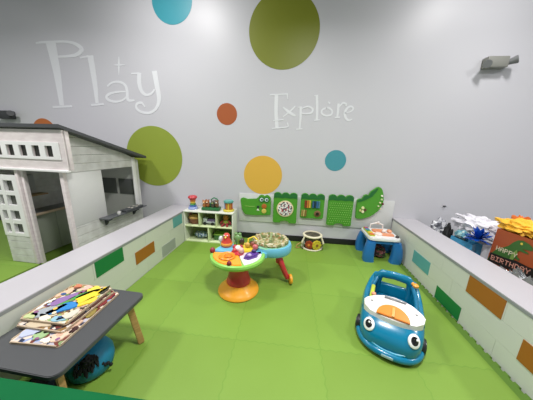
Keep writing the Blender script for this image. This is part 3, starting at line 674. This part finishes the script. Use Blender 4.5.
def sector(a0, a1, r0, r1, z, th, h, nm, par=t):
    P = [(TX + r1 * math.cos(D(a0 + (a1 - a0) * k / 14)), TY + r1 * math.sin(D(a0 + (a1 - a0) * k / 14))) for k in range(15)] + [(TX + r0 * math.cos(D(a1 - (a1 - a0) * k / 6)), TY + r0 * math.sin(D(a1 - (a1 - a0) * k / 6))) for k in range(7)]
    return M().prism(P, th, (0, 0, z), (1, 0, 0), (0, 1, 0), bevel=.008).obj(nm, P_(h), par)
s1 = sector(185, 292, .07, .30, .455, .035, 'f0a22e', 'orange_bowl')
M().lathe([(.08, 0), (.098, .012), (.088, .022), (.07, .012), (.06, .002), (0, .002), (0, 0)], (TX - .10, TY - .125, .49), 28).obj('raised_ring', P_('e8952a'), s1)
M().lathe([(.04, 0), (.05, .01), (.042, .02), (.03, .004), (0, .002), (0, 0)], (TX - .09, TY - .115, .492), 24).obj('raised_ring', P_('d98420'), s1)
s2 = sector(298, 380, .07, .30, .455, .025, 'ece6ee', 'white_bowl')
M().prism([(TX + .10, TY - .13), (TX + .16, TY - .15), (TX + .25, TY - .07), (TX + .26, TY + .02), (TX + .17, TY + .04), (TX + .11, TY - .03)], .03, (0, 0, .48), (1, 0, 0), (0, 1, 0), bevel=.012).obj('purple_slide', P_('5b3a8e'), s2)
M().ell((TX + .165, TY - .10, .52), (.025, .02, .02)).obj('roller', P_('b9a8d8'), s2); M().ell((TX + .20, TY + .0, .525), (.03, .022, .022)).obj('roller', P_('3c2468'), s2)
s3 = sector(115, 180, .08, .31, .455, .03, '6ab8d6', 'blue_bowl')
s4 = sector(28, 108, .08, .31, .455, .03, 'e6cf3e', 'yellow_bowl')
c = M().lathe([(0, .46), (.075, .46), (.08, .50), (.06, .525), (0, .53)], (TX, TY, 0), 28).obj('center_hub', red, t)
for dx, dy, r, h in ((.0, .01, .04, 'e6e0e0'), (-.045, .04, .032, 'b02a38'), (.05, -.035, .036, 'd8b0a8'), (.03, .055, .028, 'a83038'), (-.03, -.04, .025, 'c94a4a')):
    M().ell((TX + dx, TY + dy, .54), r).obj('hub_bead', P_(h), c)
b_ = M().ell((TX - .03, TY - .285, .495), (.028, .028, .034)).obj('tray_knob', P_('7a1e2c'), t); M().ell((TX - .315, TY - .02, .50), (.034, .034, .042)).obj('tray_knob', P_('8a2634'), t)
# red bird on the blue bowl
bd = M().lathe([(0, 0), (.066, 0), (.075, .03), (.066, .065), (.045, .10), (.042, .13), (.044, .15), (.028, .172), (0, .178)], (TX - .19, TY + .17, .485), 24).obj('bird_figure', P_('cf4436'), t)
M().lathe([(.074, .02), (.079, .032), (.074, .05), (.068, .056), (.0, .056), (0, .02)], (TX - .19, TY + .17, .485), 24).obj('belly_band', P_('e89a3a'), bd)
M().cyl((TX - .19, TY + .125, .625), (TX - .19, TY + .095, .62), .016, .003, 12).obj('beak', P_('eac04a'), bd)
for s_ in (-1, 1): M().ell((TX - .19 + s_ * .02, TY + .13, .645), .009, 2).obj('eye', P_('f2f0ea'), bd)
M().ell((TX - .27, TY + .18, .57), (.03, .03, .045)).cyl((TX - .27, TY + .18, .48), (TX - .27, TY + .18, .54), .012).obj('mirror_toy', P_('d8e2dc'), t)
# green frog-like figure and monkey post at the back
fg = M().ell((TX - .06, TY + .26, .57), (.06, .045, .055)).ell((TX - .085, TY + .255, .625), .024).ell((TX - .035, TY + .255, .625), .024).cyl((TX - .06, TY + .26, .46), (TX - .06, TY + .26, .53), .03).obj('frog_figure', P_('6f9a5c'), t)
M().ell((TX - .0, TY + .24, .53), (.035, .03, .05)).obj('dark_figure', P_('3d3430'), t)
# yellow bowl toys
for dx, dy, rr, h in ((.09, .16, .036, 'c9a24a'), (.16, .19, .038, '8a4a3a'), (.20, .11, .038, 'c76a6a'), (.13, .235, .03, '3f3428'), (.20, .22, .032, 'e0c860'), (.22, .16, .026, '6a3a44')):
    M().ell((TX + dx, TY + dy, .495 + rr * .8), (rr, rr * .8, rr)).obj('bead', P_(h), s4)
M().tube([(TX + .08, TY + .21, .47), (TX + .09, TY + .23, .58), (TX + .16, TY + .245, .61), (TX + .22, TY + .20, .58), (TX + .23, TY + .17, .47)], .011).obj('bead_arch', P_('e6cf3e'), s4)
# seat part
SX, SY = .36, .35
M().lathe([(.19, .40), (.245, .40), (.262, .43), (.262, .50), (.25, .525), (.22, .53), (.20, .52), (.19, .45)], (SX + .015, SY, 0), 48, sx=1.03, sy=.92, ring=True).obj('seat_frame', lbl, t)
M().prism([(TX + .2, TY - .03), (SX - .02, SY - .24), (SX - .1, SY + .15), (TX + .22, TY + .25)], .07, (0, 0, .41), (1, 0, 0), (0, 1, 0), bevel=.01).obj('seat_bridge', lbl, t)
M().lathe([(.245, .50), (.255, .515), (.24, .535), (.22, .525)], (SX, SY, 0), 48, sy=.92, ring=True).obj('green_rim', P_('8fd0a8'), t)
pr = speckle('seat_fabric_print', ['a59f74', '868b58', 'b8ae88', '6f7d4c', '9a7c4e', 'c2bca0'], 42, .85)
mb = M(); rings = []
for r, z in ((.232, .525), (.245, .55), (.235, .575), (.205, .585), (.18, .57), (.165, .53), (.155, .47), (.11, .43), (.02, .42)):
    rings.append([Vector((SX + r * (1 + .03 * math.sin(k * 2.7)) * math.cos(2 * PI * k / 40), SY + .92 * r * (1 + .03 * math.sin(k * 2.7)) * math.sin(2 * PI * k / 40), z + .008 * math.sin(k * 1.9) * (z > .5))) for k in range(40)])
mb.loft(rings).obj('fabric_seat', pr, t)
M().box((SX - .015, SY - .1, .45), (SX + .015, SY + .16, .60), .01).obj('leg_divider', mat('seat_grey_green', '8a9a6a', .8), t)
# red leg with orange wheel
lg = M().tube([(SX + .08, SY - .10, .43), (SX + .14, SY - .12, .34), (SX + .19, SY - .11, .20), (SX + .235, SY - .10, .10), (SX + .255, SY - .10, .065)], [.05, .05, .046, .044, .04], 14, .8).obj('leg', red, t)
M().cyl((SX + .275, SY - .135, .068), (SX + .31, SY - .125, .068), .066, seg=28, bevel=.01).obj('wheel', yo, lg)
lg = M().tube([(SX + .05, SY + .17, .43), (SX + .08, SY + .24, .34), (SX + .10, SY + .28, .20), (SX + .11, SY + .30, .06)], [.05, .05, .046, .04], 14, .8).obj('leg', red, t)
M().cyl((SX + .10, SY + .335, .068), (SX + .135, SY + .335, .068), .066, seg=28, bevel=.01).obj('wheel', yo, lg)

# ---------------------------------------------------------------- blue toy car
t = thing('toy_car', 'blue toddler sit-in toy car with big eyes and orange steering wheel', 'toy car', (1.05, -2.125, 0), D(-25)); t.scale = (.90, .88, .95)
cb = P_('07789c', .25); cb2 = P_('066a8e', .3)
def fr_ring(y, hw, z0, z1, e=3.2, n=28):
    # a cross section: rounded rectangle in x,z at station y
    P = []
    for k in range(n):
        a = 2 * PI * k / n; c_, s_ = math.cos(a), math.sin(a)
        x = hw * (abs(c_) ** (2 / e)) * (1 if c_ >= 0 else -1); z = (z0 + z1) / 2 + (z1 - z0) / 2 * (abs(s_) ** (2 / e)) * (1 if s_ >= 0 else -1)
        P.append(Vector((x, y, z)))
    return P
rg = [fr_ring(-.305, .10, .06, .15), fr_ring(-.295, .17, .04, .185), fr_ring(-.262, .225, .022, .23), fr_ring(-.20, .265, .02, .275), fr_ring(-.13, .283, .02, .305), fr_ring(-.05, .29, .02, .335), fr_ring(.01, .29, .02, .35), fr_ring(.045, .287, .02, .345)]
M().loft(rg).obj('hood', cb, t)
# bumper lip following the nose
def nose(f, y_off=0, n=25):
    out = []
    for k in range(n):
        a = PI + PI * k / (n - 1); out.append((f * .272 * math.copysign(abs(math.cos(a)) ** .75, math.cos(a)), -.06 + f * .25 * math.sin(a) + y_off))
    return out
M().tube([(x, y, .055) for x, y in nose(1.045)], .032, 12).obj('bumper', cb, t)
M().tube([(x * .98, y, .135 + .05 * math.cos(PI * 2.0 * k / 24) * (1 if 0 < k < 24 else 1)) for k, (x, y) in enumerate(nose(1.015))], .010, 8).obj('smile_line', P_('3aa5c6', .3), t)
# floor pan, sides, back
M().prism(rrect(-.26, .03, .26, .66, .10, 6), .03, (0, 0, .03), (1, 0, 0), (0, 1, 0)).obj('floor_pan', cb2, t)
for s_ in (-1, 1):
    rr = []
    for y, z0, z1, w, xo in ((.0, .02, .33, .045, .245), (.12, .03, .30, .045, .262), (.26, .03, .27, .045, .268), (.40, .03, .285, .048, .262), (.52, .03, .35, .05, .235), (.60, .05, .40, .05, .20)):
        rr.append([Vector((s_ * xo + p.x, y, p.z)) for p in fr_ring(0, w, z0, z1, 3, 16)])
    M().loft(rr).obj('side_panel', cb, t)
    # handle-like inner arm rest
    M().tube([(s_ * .20, .08, .315), (s_ * .225, .22, .30), (s_ * .22, .38, .32), (s_ * .19, .50, .37)], .022).obj('arm_rest', cb2, t)
# backrest frame with opening
bp_ = [(-.18, .58, .04), (-.195, .56, .22), (-.18, .545, .37), (-.14, .54, .42), (0, .545, .43), (.14, .54, .42), (.18, .545, .37), (.195, .56, .22), (.18, .58, .04)]
M().tube(bp_, [.055, .055, .052, .05, .048, .05, .052, .055, .055], 14, .75, up=(0, 1, 0)).obj('backrest', cb, t)
M().box((-.19, .55, .05), (.19, .615, .29), .03, seg=3).obj('backrest_lower', cb, t)
M().prism(rrect(-.17, .30, .17, .56, .05), .10, (0, 0, .06), (1, 0, 0), (0, 1, 0), bevel=.02).obj('seat', cb2, t)
# dashboard: white crescent slab tilted back on top of the hood
def on_dash(x, y): return .352 + .07 * (y + .12) / .2 - .5 * x * x * .6
Pd = []
outer = [(-.275, .01), (-.262, -.05), (-.20, -.105), (-.10, -.135), (0, -.142), (.10, -.135), (.20, -.105), (.262, -.05), (.275, .01)]
inner = [(.25, .04), (.18, .08), (.09, .105), (0, .112), (-.09, .105), (-.18, .08), (-.25, .04)]
b = bmesh.new(); pts = outer + inner
pts = [(x, y - .04) for x, y in pts]
lo = [b.verts.new((x, y, on_dash(x, y) - .06)) for x, y in pts]; hi = [b.verts.new((x, y, on_dash(x, y))) for x, y in pts]
b.faces.new(lo[::-1]); tf = b.faces.new(hi)
for k in range(len(pts)): b.faces.new((lo[k], lo[(k + 1) % len(pts)], hi[(k + 1) % len(pts)], hi[k]))
bmesh.ops.recalc_face_normals(b, faces=b.faces); bmesh.ops.triangulate(b, faces=[f for f in b.faces if len(f.verts) > 4])
mm = M(); mm._add(b); dash = mm.obj('dashboard', P_('e4e2e0', .3), t)
# orange half wheel on the dashboard
tilt = rot(x=16)
Pw = [(.145 * math.cos(D(a)), .145 * math.sin(D(a))) for a in range(0, 181, 10)]
wv = Vector((0, -.172, .338))
whl = M()
whl.prism([(x, y + .0) for x, y in Pw][::1], .02, (0, 0, 0), (1, 0, 0), (0, 1, 0), bevel=.004)
for v in whl.b.verts: v.co = tilt @ v.co + wv
whl.obj('steering_wheel', P_('f08a2c', .35), t)
wh2 = M().box((-.014, .0, .02), (.014, .11, .034), .005)
for v in wh2.b.verts: v.co = tilt @ v.co + wv
wh2.obj('wheel_spoke', P_('f6a85a', .35), t)
wh3 = M().box((-.09, .095, 0), (.11, .115, .008), .002)
for v in wh3.b.verts: v.co = tilt @ v.co + Vector((0, -.06, .385))
wh3.obj('display_slot', P_('7d8084', .3), t)
for s_ in (-1, 1):
    M().lathe([(0, 0), (.012, 0), (.012, .01), (0, .012)], (s_ * .20, -.03, on_dash(s_ * .2, -.03)), 14).obj('button', P_('c4c4c4'), t)
# eyes on the front corners
for s_ in (-1, 1):
    n = Vector((s_ * .42, -.62, .62)).normalized(); c = Vector((s_ * .188, -.228, .232))
    q = Vector((0, 0, 1)).rotation_difference(n).to_matrix()
    e = M().lathe([(0, 0), (.054, 0), (.054, .012), (.044, .022), (0, .028)], c, 28, q, sy=1.15).obj('eye', P_('f2f3f3', .2), t)
    M().lathe([(0, .016), (.038, .016), (.034, .026), (0, .0315)], c - Vector((s_ * .004, 0, .0)), 24, q, sy=1.15).obj('pupil', P_('111314', .15), e)
    M().ell(c + n * .031 + Vector((-s_ * .0 + .01, 0, .016)), (.011, .011, .011), 2).obj('glint', P_('f5f5f5', .2), e)
M().box((-.05, -.358, .045), (.05, -.350, .072), .004).obj('badge', P_('9db9c4', .3), t, label='small pale badge on the front bumper')
tyre = P_('17191b', .5)
for s_ in (-1, 1):
    for yy, xx in ((-.045, .30), (.50, .285)):
        w = M().cyl((s_ * (xx - .045), yy, .078), (s_ * (xx + .02), yy, .078), .078, seg=28, bevel=.012).obj('wheel', tyre, t)
        M().cyl((s_ * (xx + .0205), yy, .078), (s_ * (xx + .026), yy, .078), .04, seg=20).obj('hubcap', P_('2c3c44', .3), w)
# small toys built into the side arms
sd = M().box((-.235, .08, .29), (-.19, .36, .345), .015).obj('side_console', P_('b9c83c', .35), t)
M().ell((-.195, .12, .36), (.025, .025, .022)).obj('console_knob', P_('e8a080', .35), t)
M().lathe([(0, 0), (.03, 0), (.034, .02), (.02, .035), (0, .04)], (.215, .50, .385), 18).ell((.185, .52, .405), .02).obj('orange_knob', P_('e8a23a', .35), t)

# ---------------------------------------------------------------- grey table with puzzles
tp = mat('grey_laminate', '47494b', .42, var=.03); tl = wood('beech_leg', 'b58d58', 'c9a26a', 6)
t = thing('play_table', 'low grey table with beech legs in the left foreground', 'table', (-1.56, -2.765, 0), D(-2))
M().prism(rrect(-.325, -.385, .325, .37, .06, 8), .028, (0, 0, .422), (1, 0, 0), (0, 1, 0), bevel=.004).obj('tabletop', tp, t)
M().box((-.27, -.33, .395), (.27, -.30, .4215), .002).box((-.27, .28, .395), (.27, .31, .4215), .002).box((-.28, -.33, .395), (-.25, .31, .4215), .002).box((.25, -.33, .395), (.28, .31, .4215), .002).obj('apron', mat('dark_apron', '3f4043', .5), t, smooth=False)
for sx in (-1, 1):
    for sy in (-1, 1): M().bar((sx * .265, sy * .235 if sy > 0 else -.325, .42), (sx * .305, sy * .275 if sy > 0 else -.345, .003), .036, .05, .006).obj('leg', tl, t)
fr_w = wood('puzzle_frame_wood', 'a8947a', 'b9a68c', 8)
def puzzle(label, x0, y0, x1, y1, z, pieces, bg, rz=0):
    cx_, cy_ = (x0 + x1) / 2, (y0 + y1) / 2; w, h = (x1 - x0) / 2, (y1 - y0) / 2
    t = thing('wooden_puzzle', label, 'puzzle', (cx_, cy_, z), D(rz), group='stacked wooden puzzles')
    M().prism(rrect(-w, -h, w, h, .025, 5), .006, (0, 0, 0), (1, 0, 0), (0, 1, 0)).obj('tray', fr_w, t)
    M().prism(rrect(-w + .004, -h + .004, w - .004, h - .004, .022, 5), .0035, (0, 0, .0062), (1, 0, 0), (0, 1, 0)).obj('printed_board', bg, t)
    mb = M().box((-w, -h + .02, .006), (-w + .008, h - .02, .0155), .002).box((w - .008, -h + .02, .006), (w, h - .02, .015), .002).box((-w + .02, -h, .006), (w - .02, -h + .008, .0155), .002).box((-w + .02, h - .008, .006), (w - .02, h, .015), .002)
    mb.obj('rim', fr_w, t)
    for (px, py, a, b_, ang, hx) in pieces:
        n = 18; P = []
        sd = random.random() * 9; a *= 1.12; b_ *= 1.12
        for k in range(n):
            q = 2 * PI * k / n; r = 1 + .16 * math.sin(3 * q + sd) + .08 * math.sin(5 * q + sd * 2)
            x, y = a * r * math.cos(q), b_ * r * math.sin(q); ca, sa = math.cos(D(ang)), math.sin(D(ang))
            P.append((px + x * ca - y * sa, py + x * sa + y * ca))
        M().prism(P, .008, (0, 0, .0098), (1, 0, 0), (0, 1, 0), bevel=.002).obj('puzzle_piece', P_(hx, .4) if len(hx) == 6 else speckle('piece_' + hx[:6], hx.split(','), 70, .4), t)
    rs = random.Random(int(z * 10000))
    pal = ['e8dcc0', '7a4a34', 'c85a3c', '3a5a8a', 'e2b84a', '6a8a4a', 'd8a890', '2e2a30', 'b8c4d8', '8a5a80']
    for k in range(16):
        x, y = rs.uniform(-w + .03, w - .03), rs.uniform(-h + .03, h - .03); r_ = rs.uniform(.008, .016)
        M().prism([(x + r_ * (1.5 if k % 2 else 1) * math.cos(q * PI / 4), y + r_ * math.sin(q * PI / 4)) for q in range(8)], .0045, (0, 0, .0148), (1, 0, 0), (0, 1, 0)).obj('puzzle_knob' if k % 3 == 0 else 'puzzle_piece', P_(pal[rs.randrange(len(pal))], .4), t)
    return t
bgA = speckle('puzzle_print_light', ['cfc6a8', 'a88a5a', 'ddd6c4', '6a4a2e', 'c0a090', '3e3026', '8fa86a'], 60, .4)
bgB = speckle('puzzle_print_dark', ['2c2420', '6a2c2c', '8a6a3c', 'c9b8a0', '3a3a44', '7a3a34', 'd8ccc0'], 50, .4)
bgC = speckle('puzzle_print_mixed', ['b0aeb8', '6e342a', '1c2a48', 'd8c8b8', '341c1c', '7e9464', '8a9cc4'], 34, .4)
Z0 = .4505
puzzle('bottom wooden puzzle of the stack with dark red and cream pieces', -1.785, -3.00, -1.425, -2.455, Z0,
       [(-.11, -.17, .06, .05, 20, 'b4bcd6'), (-.02, -.19, .05, .035, 50, '9ab884'), (.02, -.14, .05, .04, 60, '1f3450'), (.11, -.20, .05, .035, 30, 'ddc0a8'), (.10, -.10, .06, .035, 60, 'c9a890'), (.13, .02, .035, .05, 0, '8a7a3c'), (.13, .12, .03, .05, 0, '7a2a2c'), (.12, .21, .04, .04, 0, '8e3438'), (-.1, -.07, .05, .06, 0, '7a3a30'), (.055, -.235, .03, .02, 0, 'e8ded0'), (.155, -.14, .018, .03, 0, '3a1e1c')], bgC, 2)
puzzle('middle wooden puzzle of the stack, mostly hidden, dark pieces', -1.86, -2.905, -1.475, -2.45, Z0 + .0185,
       [(.15, -.10, .03, .07, 0, '3c2622'), (.15, .08, .03, .07, 0, '54302a'), (.15, .18, .025, .03, 0, '6a7a50'), (-.05, -.19, .08, .03, 0, 'c8b89c')], bgB, -1)
puzzle('topmost wooden puzzle with yellow, blue and purple animal pieces', -1.885, -2.862, -1.505, -2.44, Z0 + .0375,
       [(-.075, .01, .04, .10, -35, '8a6aa0'), (.02, -.07, .042, .085, -45, '2a7fc2'), (-.06, -.115, .045, .085, -50, '9aa2a8'), (.01, .05, .022, .11, -30, '4c9a48'), (.09, .09, .055, .10, -25, 'e8cc34'), (.06, .16, .05, .035, 0, 'efd94e'), (.14, .02, .03, .06, -30, 'e2c63a'), (-.02, .17, .035, .03, 0, 'e6b4a4'), (-.13, -.17, .04, .03, 0, 'b8c48c'), (.13, -.13, .03, .06, -30, 'cfc8b8'), (.09, -.175, .045, .022, 0, '8fb8c8'), (.15, .16, .022, .05, 0, '3a3a2c'), (-.14, .09, .03, .06, -20, 'd9b89a'), (-.12, .18, .03, .022, 0, 'c87a5a'), (-.02, -.175, .05, .022, -20, 'e6e0c8'), (-.15, -.05, .02, .06, -10, 'e8e2dc')], bgA, 0)
# blue round pouf with black fringe under the table
t = thing('round_pouf', 'round blue pouf with black fringe on the floor under the grey table', 'pouf', (-1.475, -2.765, 0)); t.scale = (.82, .82, .95)
M().lathe([(0, 0), (.14, 0), (.175, .03), (.19, .09), (.185, .15), (.155, .20), (.10, .225), (0, .232)], seg=36).obj('cushion', mat('pouf_blue', '17789c', .6, var=.12, scale=20), t)
fz = mat('black_fringe', '0f1214', .8)
mb = M()
for k in range(26):
    a = random.uniform(-80, -25); z = random.uniform(.14, .215); r = .183 - max(0, z - .14) * .6
    p = Vector((r * math.cos(D(a)), r * math.sin(D(a)), z)); d = Vector((math.cos(D(a)), math.sin(D(a)), -.6)).normalized()
    mb.tube([p * .96, p + d * .02, p + d * .04 + Vector((random.uniform(-.01, .01), 0, -.02))], [.016, .014, .006], 6)
mb.crumple((.088, -.105, .192), (.052, .05, .036), .4, 3, 2, 3)
mb.obj('fringe', fz, t)
mb = M()
for k in range(5): mb.ell((.155 + .016 * k, -.06 + .012 * k, .12 - .010 * k + .012 * (k % 2)), (.016, .016, .016), 2)
mb.obj('tassel', fz, t)
t = M().crumple((0, 0, .07), (.09, .08, .055), .2, 3, 9).obj('soft_toy', speckle('dark_toy_print', ['1c1a1c', '2a2426', 'a0562c', '1a2c3a'], 26, .8), loc=(-1.66, -2.95, .008))
tag(t, 'dark soft toy with orange bits behind the near leg of the grey table', 'soft toy')

# green vinyl block closest to the camera
mb = M(); g = bmesh.new(); nx, ny = 60, 20
x0, x1, y0, y1, zt_ = -1.93, .35, -3.75, -3.21, .50
b = bmesh.new(); bmesh.ops.create_cube(b, size=1); bmesh.ops.scale(b, vec=(x1 - x0, y1 - y0, zt_), verts=b.verts)
bmesh.ops.bevel(b, geom=b.edges[:], offset=.022, segments=3, affect='EDGES'); bmesh.ops.translate(b, vec=((x0 + x1) / 2, (y0 + y1) / 2, zt_ / 2), verts=b.verts)
mb._add(b)
tag(mb.obj('vinyl_block', mat('green_vinyl', '005c30', .7, var=.10, scale=7, bump=.25)), 'dark green vinyl foam block at the bottom left edge of the picture', 'foam block')

MATS['green_vinyl'].node_tree.nodes['Principled BSDF'].inputs['Specular IOR Level'].default_value = 0.15
# ---------------------------------------------------------------- gift bags and tissue behind the right low wall
def gift_bag(name, label, cx_, cy_, w, d, h, m, rz, handles=True, tilt=0):
    """open paper bag: front and back faces along local x, gusseted sides"""
    t = thing(name, label, 'gift bag', (cx_, cy_, -.03), D(rz))
    b = bmesh.new(); th = .004
    w2, d2 = w / 2, d / 2
    rings = []
    for z, k in ((0, 1), (h * .3, 1.0), (h * .6, .98), (h, .95)):
        s = .25 * (z / h)
        rings.append([Vector(p) for p in ((-w2 * k, -d2 * k, z), (w2 * k, -d2 * k, z), (w2 * k - d * s * .5, 0, z), (w2 * k, d2 * k, z), (-w2 * k, d2 * k, z), (-w2 * k + d * s * .5, 0, z))])
    mb = M(); b = bmesh.new(); rr = [[b.verts.new(p) for p in r] for r in rings]
    for a, q in zip(rr, rr[1:]):
        for k in range(6): b.faces.new((a[k], a[(k + 1) % 6], q[(k + 1) % 6], q[k]))
    b.faces.new(rr[0][::-1]); bmesh.ops.recalc_face_normals(b, faces=b.faces)
    bmesh.ops.solidify(b, geom=b.faces[:], thickness=th)
    mb._add(b); mb.obj('paper_bag', m, t, smooth=False)
    if handles:
        for s_ in (-1, 1): M().tube([(-w * .18, s_ * (d2 * .95 + .006), h - .05), (-w * .16, s_ * (d2 * .95 + .006), h + .10), (0, s_ * (d2 * .95 + .006), h + .15), (w * .16, s_ * (d2 * .95 + .006), h + .10), (w * .18, s_ * (d2 * .95 + .006), h - .05)], .006, 8).obj('handle', mat('cord', 'c8c4bc', .6), t)
    return t
def tissue(label, c, r, m, seed, amp=.5, name='tissue_paper', freq=1.7):
    o = M().crumple((0, 0, 0), r, amp, freq, seed, 4).obj(name, m, loc=c, ang=55)
    return tag(o, label, 'tissue paper' if name == 'tissue_paper' else 'fabric')
# dinosaur bag: front face looks toward -x
bagm = mat('orange_gift_paper', 'a8512a', .35, var=.12, scale=4)
BX, BY = 2.79, -1.42
t = gift_bag('gift_bag', 'large orange birthday gift bag printed with a green dinosaur', BX, BY, .62, .22, .90, bagm, -84, False)
# local x runs along the face, local -y is the face
Fy = -.1125
def print_(nm, poly, z, h, dep=.0012, off=0): return M().prism(poly, dep, (0, Fy - off, 0), (1, 0, 0), (0, 0, 1)).obj(nm, h, t, smooth=False)
gd = mat('print_green', '3c6a2c', .5); gl = mat('print_light_green', '7a9a4a', .5)
dino = [(-.305, .46), (-.28, .55), (-.235, .62), (-.19, .67), (-.13, .70), (-.075, .74), (-.03, .80), (.02, .845), (.08, .86), (.16, .845), (.21, .82), (.215, .785), (.16, .775), (.10, .765), (.17, .75), (.19, .735), (.12, .73), (.075, .735), (.05, .70), (.075, .655), (.11, .64), (.095, .62), (.05, .63), (.045, .60), (.06, .57), (.03, .53), (-.02, .50), (-.10, .48), (-.18, .47), (-.24, .47)]
dino = [(-.30 + (a + .305) * .78, b_) for a, b_ in dino]
print_('dinosaur_print', dino, 0, gd)
print_('belly_print', [(-.30 + (a + .305) * .78, b_) for a, b_ in [(.02, .70), (.045, .735), (.06, .70), (.04, .64), (.03, .58), (.0, .54), (-.01, .60), (.0, .66)]], 0, gl, off=.0014)
print_('eye_print', [(-.004 + .012 * math.cos(a), .82 + .014 * math.sin(a)) for a in [k * PI / 6 for k in range(12)]], 0, mat('print_yellow', 'e3c84a', .5), off=.0014)
print_('black_band_print', [(-.285, .45), (.25, .50), (.25, .62), (.12, .60), (.0, .61), (-.1, .59), (-.285, .575)], 0, mat('print_black', '1b1512', .5), off=.0028)
# block letters 5x7
F = {'H': '10001 10001 10001 11111 10001 10001 10001', 'A': '01110 10001 10001 11111 10001 10001 10001', 'P': '11110 10001 10001 11110 10000 10000 10000', 'Y': '10001 10001 01010 00100 00100 00100 00100',
     'B': '11110 10001 10001 11110 10001 10001 11110', 'I': '11111 00100 00100 00100 00100 00100 11111', 'R': '11110 10001 10001 11110 10100 10010 10001', 'T': '11111 00100 00100 00100 00100 00100 00100', 'D': '11110 10001 10001 10001 10001 10001 11110'}
def word(s, x0, z0, h, m, nm, slant=.0, off=.0045):
    mb = M(); cw = h / 7; x = x0
    for ch in s:
        for r, row in enumerate(F[ch].split()):
            k = 0
            while k < 5:
                if row[k] == '1':
                    k2 = k
                    while k2 < 5 and row[k2] == '1': k2 += 1
                    zz = z0 + (6 - r) * cw + slant * (x - x0); mb.box((x + k * cw, Fy - off - .001, zz), (x + k2 * cw, Fy - off, zz + cw * 1.02)); k = k2
                else: k += 1
        x += cw * 6.1
    return mb.obj(nm, m, t, smooth=False)
word('HAPPY', -.235, .635, .054, mat('print_cream', 'e6dcbc', .5), 'word_happy', .02)
word('BIRTHDAY', -.262, .490, .060, mat('print_pink', 'd99a86', .5), 'word_birthday', .09)
yel = mat('yellow_tissue', 'efb630', .6, var=.1); ora = mat('orange_tissue', 'e0762c', .6, var=.1)
tissue('bright yellow tissue paper sticking out of the dinosaur gift bag', (2.78, -1.24, .925), (.09, .20, .075), yel, 2, .55)
tissue('orange tissue paper at the right end of the dinosaur gift bag', (2.80, -1.62, .925), (.08, .10, .07), ora, 4, .55)
tissue('orange tissue paper behind the yellow one, left end of the dinosaur bag', (2.93, -1.10, .95), (.04, .10, .07), ora, 6, .55)
# other bags
gift_bag('gift_bag', 'white gift bag holding the white tulle, behind the blue one', 2.86, -.68, .40, .22, .55, mat('white_paper', 'd8dade', .4), -86, False)
tissue('heap of crumpled white tulle on top of the gift bags', (2.84, -.68, .73), (.16, .36, .125), mat('white_tulle', 'e2e0e6', .7, var=.04), 11, .55, 'white_tulle', 2.2)
gift_bag('gift_bag', 'shiny light blue gift bag leaning near the right low wall', 2.585, -.83, .34, .16, .60, mat('iridescent_blue_paper', '4ea3cf', .25, var=.35, scale=9), -80, False)
tissue('teal and silver crumpled wrapping at the top of the blue bag', (2.58, -.74, .61), (.06, .09, .06), speckle('teal_silver', ['8fb8b8', '5f98a8', 'b8c8c0', '7a9a88'], 22, .3), 13, .4)
# blue spiky bow
mb = M()
for k in range(34):
    a = random.uniform(0, 2 * PI); e_ = random.uniform(-.35, 1.4); L_ = random.uniform(.11, .17)
    d = Vector((math.cos(a) * math.cos(e_), math.sin(a) * math.cos(e_), math.sin(e_))); sd_ = d.cross(Vector((0, 0, 1))).normalized() * .022
    P0 = Vector((0, 0, 0)); b = bmesh.new()
    v = [b.verts.new(q) for q in (P0 - sd_, P0 + sd_, P0 + d * L_ * .7 + sd_ * 1.2, P0 + d * L_, P0 + d * L_ * .7 - sd_ * 1.2)]; b.faces.new(v)
    bmesh.ops.solidify(b, geom=b.faces[:], thickness=.004); mb._add(b)
tag(mb.obj('gift_bow', mat('royal_blue_foil', '1c5cc8', .25), loc=(2.57, -1.02, .67), smooth=False), 'spiky royal blue gift bow between the blue bag and the dinosaur bag', 'bow')
t_ = M().crumple((0, 0, .33), (.07, .085, .34), .2, 2.4, 17, 4).obj('black_bag', mat('black_cloth', '0f1012', .6), loc=(2.56, -.50, -.01)); tag(t_, 'black cloth bag between the patterned bundle and the blue gift bag', 'bag')
t_ = M().crumple((0, 0, .34), (.13, .13, .33), .25, 2.4, 19, 4).obj('patterned_bundle', speckle('grey_white_print', ['d9dade', '8a8c94', 'eceef0', '55575e', 'b8bac2'], 34, .5), loc=(2.62, -.20, -.01)); tag(t_, 'grey and white patterned bundle at the back end of the gift bags', 'bag')
t_ = M().crumple((0, 0, .25), (.07, .38, .26), .35, 3.2, 23, 5).obj('foil_sheet', mat('silver_foil', 'c4c6c8', .22, metal=.85, bump=.3, scale=25), loc=(2.50, -1.80, .03), smooth=False); tag(t_, 'crumpled silver foil heap in front of the dinosaur gift bag', 'foil')

# ---------------------------------------------------------------- bring everything to true size
for me in {o.data for o in COL.all_objects if o.type == 'MESH'}:
    me.transform(Matrix.Scale(S, 4)); me.update()
for o in COL.all_objects:
    if o.type in ('MESH', 'EMPTY'): o.location = o.location * S
